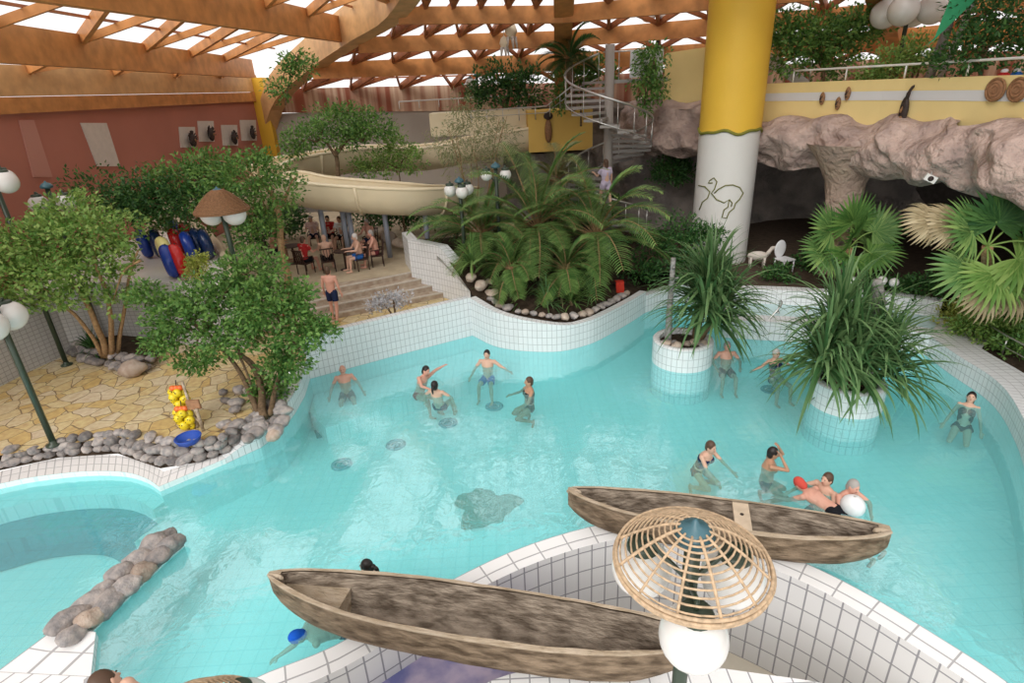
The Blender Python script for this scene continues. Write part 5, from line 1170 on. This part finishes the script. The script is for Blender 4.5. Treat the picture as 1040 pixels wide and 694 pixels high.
    if suit=='swimsuit': shell([hips,legs(.10),ftorso],'swimsuit',suitc)
    if suit=='bikini': shell([hips,legs(.10)],'bikini_bottom',suitc)
    if top=='shirt': shell([fullt],'shirt',topc)
    if top=='dress': shell([fullt,legs(.5),hips],'dress',topc)
    if scale!=1: r.scale=(k,k,k)
    return r
BLK=cloth('black',(.012,.012,.016)); NVY=cloth('navy',(.015,.025,.07)); BLU=cloth('blue',(.03,.13,.42)); RED=cloth('red',(.45,.03,.03)); WHT=cloth('white',(.75,.75,.78)); LIL=cloth('lilac',(.55,.48,.62)); MAR=cloth('maroon',(.16,.03,.04)); PNK=cloth('pale_pink',(.70,.52,.50))
SIT=dict(th_l=(.18,-1,-.05),th_r=(-.18,-1,-.05),sk_l=(.05,-.12,-1),sk_r=(-.05,-.12,-1))
def pose(**k): 
    d={}; 
    for q in k.pop('base',()): d.update(q)
    d.update(k); return d
def inw(px,py,z=0.): return at(px,py,z)
CRO=dict(th_l=(.12,-.85,-.42),th_r=(-.12,-.85,-.42),sk_l=(.02,.85,-.35),sk_r=(-.02,.85,-.35))
def sw(px,py,hz,label,rz,P,**k):
    """bather: pixel of the waterline crossing under the head; hz = hip height below the water"""
    p=at(px,py,0); return person(label,(p.x,p.y,hz-.13),rz,P,**k)
AR_F=dict(ua_l=(.45,-.55,-.5),ua_r=(-.45,-.55,-.5),fa_l=(.25,-1,.05),fa_r=(-.25,-1,.05))
# bathers by the back wall
sw(350,388,-.22,'bald bare-chested man sitting on the underwater bench nearest the dense tree',R(15),pose(base=(SIT,),sp=(0,.12,1),ua_l=(.5,-.1,-.8),ua_r=(-.5,-.1,-.8),fa_l=(.3,-.6,-.6),fa_r=(-.3,-.6,-.6)),skin='pink',hair='white',bald=True,suit='trunks',suitc=BLK)
sw(424,389,-.22,'dark-haired bather leaning sideways with a raised orange-pink arm, on the bench',R(60),pose(base=(SIT,),sp=(.35,-.2,1),ua_l=(.8,-.3,.35),fa_l=(.2,-.8,.5),ua_r=(-.5,-.6,-.3),fa_r=(0,-1,-.1)),skin='pink',hair='dark',suit='briefs',suitc=RED)
sw(445,400,-.22,'black-haired woman seen from behind, pale back and dark bikini bottom, beside the bench edge',R(165),pose(base=(SIT,),sp=(0,.25,1),ua_l=(.6,-.3,-.6),ua_r=(-.6,-.3,-.6)),skin='fair',hair='dark',hairlen=2,female=True,suit='bikini',suitc=NVY)
sw(495,372,-.22,'short-haired man in blue trunks sitting at the corner where the wall curves',R(-12),pose(base=(SIT,),sp=(0,.08,1),ua_l=(.75,-.2,-.45),fa_l=(.7,-.5,-.1),ua_r=(-.6,-.1,-.8),fa_r=(-.3,-.5,-.6)),skin='fair',hair='dark',suit='trunks',suitc=BLU)
sw(537,398,-.28,'woman in a black swimsuit standing in profile in open water below the curved wall',R(-75),pose(base=(CRO,),sp=(0,.05,1),ua_l=(.5,-.5,-.7),ua_r=(-.5,-.5,-.7),fa_l=(.1,-.9,-.2),fa_r=(-.1,-.9,-.2)),skin='tan',hair='brown',female=True,suit='swimsuit',suitc=BLK)
# alcove
sw(738,364,-.22,'heavy bare-chested person sitting in the alcove right beside the planter',R(-5),pose(base=(SIT,),sp=(0,.1,1),ua_l=(.55,-.1,-.7),ua_r=(-.55,-.1,-.7),fa_l=(-.2,-.8,-.3),fa_r=(.2,-.8,-.3)),skin='pink',hair='grey',suit='trunks',suitc=BLK)
sw(789,372,-.22,'grey-haired woman in a navy swimsuit in the alcove, one arm stretched out',R(8),pose(base=(SIT,),sp=(0,.25,1),hd=(0,-.1,1),ua_r=(-.9,-.3,-.35),fa_r=(-.9,-.3,-.1),ua_l=(.7,-.3,-.5),fa_l=(.4,-.7,-.3)),skin='fair',hair='white',female=True,suit='swimsuit',suitc=NVY)
# open water
sw(983,416,-.32,'dark-haired swimmer reclining in the water near the curved pool wall at the side',R(-42),pose(base=(CRO,),sp=(0,.45,.85),hd=(0,.35,1),ua_l=(.35,-.3,-.9),ua_r=(-.35,-.3,-.9),fa_l=(.2,-.6,-.5),fa_r=(-.2,-.6,-.5)),skin='fair',hair='dark',hairlen=1,female=True,suit='swimsuit',suitc=BLK)
sw(711,463,-.20,'grey-brown-haired woman in a dark patterned swimsuit wading with both arms reaching forward',R(35),pose(base=(AR_F,CRO),sp=(0,-.35,1),hd=(0,-.15,1),ua_l=(.25,-.7,-.65),ua_r=(-.25,-.7,-.65),fa_l=(.05,-.9,-.45),fa_r=(-.05,-.9,-.45)),skin='fair',hair='brown',female=True,suit='swimsuit',suitc=NVY)
sw(780,474,-.24,'dark-haired bare-shouldered woman holding both hands up to her face',R(75),pose(base=(CRO,),sp=(0,-.05,1),ua_l=(.35,-.9,.1),ua_r=(-.35,-.9,.1),fa_l=(-.35,.45,.8),fa_r=(.35,.45,.8),pn_l=(0,1,0),pn_r=(0,1,0)),skin='tan',hair='dark',female=True,suit='bikini',suitc=BLK)
sw(847,518,.10,'swimmer in a red bathing cap with a long pale pink back, beside the white ball',0,pose(sp=(-.50,.82,.18),fw=(0,0,-1),hd=(-.4,.6,.55),hf=(-.4,.7,-.3),th_l=(.5,-.8,-.35),th_r=(.4,-.8,-.45),sk_l=(.5,-.8,-.4),sk_r=(.4,-.8,-.4),ua_l=(.3,.7,-.6),ua_r=(-.6,.5,-.6),fa_l=(-.1,.9,-.2),fa_r=(-.3,.8,-.4)),skin='pink',hair=cloth('red_cap',(.58,.08,.06)),suit='trunks',suitc=BLK)
sw(837,499,-.30,'brown-haired swimmer with only head and shoulders above water behind the red cap',R(-70),pose(base=(CRO,),sp=(0,.05,1),ua_l=(.6,-.6,-.5),ua_r=(-.6,-.6,-.5),fa_l=(0,-1,-.2),fa_r=(0,-1,-.2)),skin='fair',hair='brown',suit='trunks',suitc=NVY)
sw(856,506,-.24,'grey-haired swimmer with only the ruddy head and shoulders above water, nearest the white ball',R(20),pose(base=(CRO,),sp=(.05,-.1,1),hd=(.2,-.2,1),ua_l=(.5,-.6,-.5),ua_r=(-.5,-.6,-.5)),skin='pink',hair='grey',suit='trunks',suitc=BLK)
sw(376,590,-.27,'dark-haired person with a ponytail, only the head showing behind the nearest canoe',R(-110),pose(base=(CRO,),sp=(0,.0,1),ua_l=(.5,-.5,-.6),ua_r=(-.5,-.5,-.6)),skin='fair',hair='dark',hairlen=2,female=True,suit='swimsuit',suitc=BLK)
sw(344,622,-.22,'swimmer in a bright blue cap, face down in the water beside the nearest canoe',R(-55),pose(sp=(0,-.85,.42),fw=(0,-.2,-1),hd=(0,-.8,.5),hf=(0,-.2,-1),th_l=(.08,1,-.32),th_r=(-.08,1,-.32),sk_l=(.05,1,-.2),sk_r=(-.05,1,-.2),ua_l=(.5,-.9,-.3),ua_r=(-.8,.5,-.4),fa_l=(-.1,-1,-.3),fa_r=(-.3,.9,-.3)),skin='fair',hair=cloth('blue_cap',(.01,.10,.55)),suit='trunks',suitc=NVY)
# the white ball beside the group
p=at(866,514,.08); t=thing('beach_ball','white ball floating beside the grey-haired swimmer','ball',p); MB().ell((0,0,0),.20,None,24,16).build('ball_skin',mat('white_vinyl',(.82,.83,.84),.3,.5),t); MB().lathe([(.001,.205),(.02,.203),(.022,.196)],12).build('valve',M['steel'],t)
# terrace
STD=dict(th_l=(.07,0,-1),th_r=(-.07,.0,-1))
p=at(345,326,TZ); person('bare-backed man in dark navy shorts standing at the foot of the steps',(p.x-.1,p.y,TZ+.985),R(172),pose(th_l=(.10,-.22,-1),th_r=(-.07,.15,-1),sk_l=(0,.1,-1),sk_r=(0,.3,-1),ua_l=(.25,-.05,-1),ua_r=(-.25,.1,-1),fa_l=(.1,-.4,-1),fa_r=(-.1,-.3,-1)),skin='pink',hair='brown',suit='trunks',suitc=NVY)
p=at(300,345,TZ); person('dark-haired bare-chested person half hidden behind the leaves of the dense tree',(p.x,p.y,TZ+.985),R(30),pose(base=(STD,)),skin='tan',hair='dark',suit='trunks',suitc=RED,female=False)
def seated(px,py,label,rz,Y=None,**k):
    p=at(px,py,UZ); P=pose(base=(SIT,),sp=(0,-.12,1),ua_l=(.2,-.5,-.8),ua_r=(-.2,-.5,-.8),fa_l=(-.1,-1,.1),fa_r=(.1,-1,.1)); P.update(k.pop('P',{}))
    person(label,(p.x,p.y,UZ+.56),rz,P,**k); return p
CH=[]
def chair(p,rz,label,m,grp='chairs at the terrace tables'):
    t=thing('armchair',label,'chair',(p.x,p.y,UZ),rz,grp)
    MB().box((0,0,.42),(.48,.46,.04)).build('seat',m,t,smooth=False)
    b=MB(); 
    for x in(-.2,-.1,0,.1,.2): b.beam((x,.22,.44),(x*1.0,.30,.92),.05,.02,V((1,0,0)))
    b.beam((-.24,.30,.92),(.24,.30,.92),.05,.04); b.build('backrest',m,t,smooth=False)
    for x in(-.22,.22):
        for y in(-.2,.21): MB().tube([(x,y,0),(x,y,.42)],.022,6).build('leg',m,t)
        MB().tube([(x,-.2,.42),(x,-.2,.64),(x,.26,.66)],.02,6).build('armrest',m,t)
M['chair']=mat('dark_brown_chair',(.05,.025,.018),.5,.3)
for (px,py,rz,lab,k) in [
 (335,276,R(-160),'bald bare-backed man sitting with his back to the pool at the near table',dict(skin='fair',hair='white',bald=True,suit='trunks',suitc=BLK)),
 (368,274,R(-60),'white-haired bare-chested man in blue trunks sitting at the table nearest the steps',dict(skin='fair',hair='white',suit='trunks',suitc=BLU)),
 (384,270,R(-75),'pink-shouldered person with a dark red towel, sitting nearest the step wall',dict(skin='pink',hair='grey',suit='briefs',suitc=MAR)),
 (312,278,R(150),'person in an orange-red top sitting at the near table beside the bald man',dict(skin='pink',hair='brown',top='shirt',topc=RED,suit='trunks',suitc=BLK)),
 (281,268,R(110),'person leaning at the table in the shade below the broad tree',dict(skin='tan',hair='brown',suit='trunks',suitc=BLK)),
 (321,251,R(10),'person in a pale pink shirt sitting in the row under the slide',dict(skin='fair',hair='grey',top='shirt',topc=PNK,suit='trunks',suitc=NVY)),
 (338,251,R(0),'person in a bright red shirt sitting in the row under the slide',dict(skin='fair',hair='dark',top='shirt',topc=RED,suit='trunks',suitc=BLK)),
 (350,252,R(-8),'person in a white shirt sitting in the row under the slide',dict(skin='fair',hair='brown',top='shirt',topc=WHT,suit='trunks',suitc=BLK)),
 (378,256,R(-20),'grey-haired person at the back of the table nearest the steps',dict(skin='pink',hair='grey',suit='trunks',suitc=NVY))]:
    p=seated(px,py,lab,rz,**k); chair(p+V((0,0,0)),rz,'dark armchair under the '+lab.split(' sitting')[0].split(' leaning')[0].split(' at the')[0],M['chair'])
for (px,py,lab) in [(352,274,'dark round table beside the bald man, nearest the steps'),(300,268,'dark round table in the shade below the broad tree')]:
    p=at(px,py,UZ); t=thing('round_table',lab,'table',p,0,'terrace tables'); MB().lathe([(.001,.70),(.36,.70),(.37,.715),(.36,.73),(.001,.73)],28).build('table_top',M['chair'],t,smooth=False); MB().tube([(0,0,.03),(0,0,.70)],.04,10).build('pedestal',M['chair'],t); MB().lathe([(.001,.05),(.05,.05),(.22,.02),(.23,0)],20).build('base',M['chair'],t)
# woman on the spiral stair
person('person in a lilac dress walking on the lowest steps of the spiral staircase',(D(615,190,21.1).x,21.1,D(615,186,21.1).z),R(-160),pose(th_l=(.07,-.35,-1),th_r=(-.07,.2,-1),sk_l=(0,.3,-1),sk_r=(0,.3,-1),ua_l=(.3,-.5,-.8),fa_l=(0,-.8,.3)),skin='fair',hair='brown',hairlen=1,female=True,top='dress',topc=LIL)
# person at the bottom edge, standing on the ledge near the eye
q=V((0,0,EYE))+ray(106,698)*4.6; hp=q-(V((-.93,.1,.36))*.55+V((-.6,.2,.75))*.138)
fz=hp.z-.93
struct(MB().box((0,0,-.06),(2.0,1.0,.12)).build('floor_step_near',M['floor_tile'],smooth=False,loc=(hp.x,hp.y,fz)))
struct(MB().box((0,0,-1.5),(2.0,1.0,2.76)).build('wall_step_near',M['ntile'],smooth=False,loc=(hp.x,hp.y,fz)))
person('dark-haired person with a bare pale shoulder at the bottom edge of the picture',hp,R(180),pose(base=(STD,),sp=(.93,-.1,.36),hd=(.6,-.2,.75),fw=(0,-1,0),ua_r=(-.8,.1,-.6),ua_l=(.5,-.3,-.8)),skin='fair',hair='brown',suit='trunks',suitc=BLK)
# ================= SMALL THINGS =================
# yellow floats on a stand, blue tray
b=at(203,437,TZ); t=thing('float_stand','pale wooden stand with two posts and a red sign, beside the yellow floats','stand',b)
MB().tube([(-.10,.1,0),(-.28,.35,1.05)],.03,8).build('post',M['hull_rim'],t); MB().tube([(.10,-.05,0),(.08,-.02,.55)],.035,8).build('post',M['hull_rim'],t)
MB().box((0,.05,.62),(.28,.05,.22)).build('sign_board',M['clay'],t,smooth=False); MB().beam((-.1,.1,.25),(.1,-.05,.25),.03,.05).build('crossbar',M['hull_rim'],t,smooth=False)
YEL=mat('bright_yellow_vinyl',(.80,.62,.02),.35,.5); ORA=mat('orange_vinyl',(.80,.16,.03),.35,.5)
for (x,y,zz,lab) in [(182,404,.62,'upper bunch of yellow dotted floats with an orange top, by the dense tree'),(187,425,.28,'lower bunch of yellow dotted floats with an orange top, above the blue tray')]:
    p=at(x,y,TZ+zz); p=V((p.x,p.y,TZ+zz)); r=thing('float_bunch',lab,'pool float',p,0,'bunches of yellow floats'); random.seed(int(y)); C0=[]
    for k in range(11):
        a=k*2.4; q=V((.17*math.cos(a)*(.6+.4*(k%2)),.10*math.sin(a),-.20+.036*k)); rr_=.085+.012*(k%3); o=MB().ell(q,(rr_,rr_*.8,rr_),None,14,9).build('float',YEL,r)
        for j in range(3):
            d=V((random.uniform(-.8,.8),-1,random.uniform(-.5,.8))).normalized(); MB().ell(q+V((d.x*rr_,d.y*rr_*.8,d.z*rr_))*.97,.013,None,7,5).build('dot',M['mask_dark'],o)
    for s in(-1,0,1): MB().ell((s*.08,0,.24),(.075,.06,.065),None,12,8).build('orange_top',ORA,r)
    MB().tube([(0,.02,.27),(.02,.03,.42)],.012,6).build('cord',M['mask_dark'],r)
    if zz<.5: MB().tube([(0,0,-.2),(0,0,-.27)],.02,6).build('cord',M['mask_dark'],r)
    else: MB().tube([(.1,.08,-.2),(.16,.12,-.60)],.015,6).build('cord',M['mask_dark'],r)
p=at(192,448,TZ+.14); r=thing('blue_tray','bright blue plastic tray lying on the rock edging','tray',p,R(10)); TR=mat('blue_plastic',(.02,.08,.42),.35,.5)
MB().lathe([(.001,.0),(.20,.0),(.24,.09),(.26,.09),(.255,.075),(.215,-.02),(.001,-.02)],8).build('dish',TR,r); MB().tube([(.20*math.cos(2*PI*k/24)*1.25,.20*math.sin(2*PI*k/24)*1.25,.095) for k in range(25)],.014,6,False).build('rim',TR,r)
# white chair and lamps in the cave
M['pl_white']=mat('white_plastic',(.72,.72,.74),.4,.4)
p=at(795,276,.98); t=thing('plastic_chair','white plastic chair in the dark cave behind the alcove','chair',p,R(20))
MB().box((0,0,.43),(.48,.46,.04)).build('seat',M['pl_white'],t,smooth=False); MB().ell((0,.24,.72),(.24,.04,.30),None,16,10).build('backrest',M['pl_white'],t)
for x in(-.2,.2):
    for y in(-.2,.2): MB().tube([(x,y,0),(x,y,.42)],.025,6).build('leg',M['pl_white'],t)
p=at(768,272,.98); t=thing('carved_animal','small pale animal figure standing in the cave by the column','figure',p,R(80))
MB().ell((0,0,.42),(.14,.34,.16),None,14,9).build('body',M['panel'],t); MB().tube([(0,-.28,.45),(0,-.42,.66)],[.08,.06],8).build('neck',M['panel'],t); MB().ell((0,-.48,.68),(.06,.12,.07),None,10,7).build('head',M['panel'],t)
for x in(-.08,.08):
    for y in(-.22,.22): MB().tube([(x,y,0),(x,y,.36)],[.03,.045],7).build('leg',M['panel'],t)
for (x,y,lab) in [(865,285,'small white globe on a short post behind the broad arching plant'),(896,285,'white globe on a short post beside the gnarled dead stem'),(908,287,'white globe on a short post furthest from the planters')]:
    p=D(x,y,15.6 if x>880 else 15.9); r=thing('garden_lamp',lab,'lamp',(p.x,p.y,.5 if x>880 else .98),0,'small white globe lamps'); h=p.z-r.location.z; MB().tube([(0,0,0),(0,0,h-.1)],.03,8).build('post',M['green_metal'],r); MB().ell((0,0,h),.13,None,16,11).build('globe',M['globe'],r)
# dark stools by the palm bed edge, one with a red cloth
for i,(x,y,lab) in enumerate([(612,303,'dark stool beside the curved pool wall, nearer the palms'),(630,300,'dark stool beside the curved pool wall, under the red cloth')]):
    p=at(x,y,.75); t=thing('dark_stool',lab,'stool',V((p.x,p.y+.3,.45)),0,'stools by the curved wall'); MB().lathe([(.001,.68),(.22,.68),(.23,.65),(.22,.62),(.001,.62)],18).build('seat',M['chair'],t)
    for k in range(4):
        a=PI/4+PI/2*k; MB().tube([(.24*math.cos(a),.24*math.sin(a),0),(.15*math.cos(a),.15*math.sin(a),.63)],.022,6).build('leg',M['chair'],t)
p=at(630,300,.75); t=thing('red_cloth','red cloth hanging over the dark stool by the curved pool wall','cloth',V((p.x,p.y+.3,1.15)))
mb=MB(); vs=[]
for i in range(9):
    for j in range(7):
        u=-.13+.26*j/6; s=i/8; vs.append((u+.01*math.sin(i*2),-.24*min(1,s*1.6)-.02*math.sin(j*1.7),.0+.012-(.36*max(0,s-.62)/.38 if s>.62 else 0)))
mb.add(vs,[(i*7+j,i*7+j+1,i*7+j+8,i*7+j+7) for i in range(8) for j in range(6)]).build('cloth_fold',cloth('red_towel',(.6,.05,.03)),t)
# handrails of the alcove steps
for i,(a,b_,lab) in enumerate([((772,343),(800,325),'curved steel pool handrail in the alcove, nearer the planter'),((797,346),(828,332),'curved steel pool handrail in the alcove, nearer the arching plant')]):
    p=at(*a,0); q=at(*b_,.58); r=thing('pool_handrail',lab,'handrail',p,0,'alcove handrails'); v=q-V((p.x,p.y,0))
    MB().tube(catmull([(0,-.05,-.45),(0,-.05,.25),(v.x*.3,v.y*.3,.62),(v.x*.8,v.y*.8+.2,.95),(v.x,v.y+.6,.95),(v.x,v.y+.62,.58)],4),.022,8).build('rail',M['steel'],r); MB().lathe([(.05,0),(.05,.015),(.024,.02)],14,(v.x,v.y+.62,.565)).build('flange',M['steel'],r)
# hanging cream lanterns near the roof
for i,(x,y,lab) in enumerate([(519,32,'cream hanging ornament under the roof, larger of the two'),(512,44,'cream hanging ornament under the roof, smaller and lower')]):
    p=D(x,y,26); r=thing('hanging_ornament',lab,'ornament',p,0,'hanging ornaments'); s=.32 if i==0 else .24
    MB().lathe([(.02,s*1.1),(s*.5,s*.8),(s*.8,0),(s*.5,-s*.6),(.05,-s*.9)],14).build('shade',mat('cream_cloth',(.78,.66,.48),.8),r)
    for k in range(5):
        a=2*PI*k/5; MB().tube([(s*.5*math.cos(a),s*.5*math.sin(a),-s*.6),(s*.7*math.cos(a),s*.7*math.sin(a),-s*1.9)],[.07,.03],6).build('tassel',M['panel'],r)
    MB().tube([(0,0,s),(0,0,3.4)],.012,5).build('cord',M['white_metal'],r)
# red and blue bundles on the parapet
for (x,y,lab,m_) in [(1022,66,'red bundle lying behind the parapet rail above the shields',RED),(1036,62,'blue bundle lying behind the parapet rail at the edge of the picture',BLU)]:
    p=D(x,y,15.2); r=thing('cloth_bundle',lab,'bundle',(p.x,p.y,6.2),R(20)); MB().ell((0,0,.30),(.20,.18,.30),None,14,9).build('bag',m_,r); MB().ell((0,0,.60),(.09,.08,.06),None,10,6).build('knot',WHT,r)
# ---------- light and camera ----------
w=bpy.data.worlds.new('overcast_sky'); bpy.context.scene.world=w; w.use_nodes=True
bg=w.node_tree.nodes['Background']; bg.inputs['Color'].default_value=(1.0,.98,.96,1); bg.inputs['Strength'].default_value=1.15
sun=bpy.data.lights.new('soft_sun','SUN'); sun.energy=1.9; sun.angle=R(40); sun.color=(1,.97,.93)
so=bpy.data.objects.new('soft_sun',sun); C.objects.link(so); so.rotation_euler=(R(50),R(-16),R(-12))
cam=bpy.data.cameras.new('camera'); co=bpy.data.objects.new('camera',cam); C.objects.link(co)
cam.sensor_width=36; cam.lens=36*FOC/1040; cam.clip_end=300; cam.clip_start=.05
ax=CR*math.cos(RO)-CU*math.sin(RO); ay=CR*math.sin(RO)+CU*math.cos(RO); az=-CF
Mx=Matrix(((ax.x,ay.x,az.x,0),(ax.y,ay.y,az.y,0),(ax.z,ay.z,az.z,EYE),(0,0,0,1))); co.matrix_world=Mx
sc=bpy.context.scene; sc.camera=co
sc.view_settings.view_transform='Standard'; sc.view_settings.look='None'; sc.view_settings.gamma=1; sc.view_settings.exposure=0.12
sc.view_settings.use_curve_mapping=False
sc.cycles.max_bounces=10; sc.cycles.diffuse_bounces=4; sc.cycles.glossy_bounces=3; sc.cycles.transparent_max_bounces=16
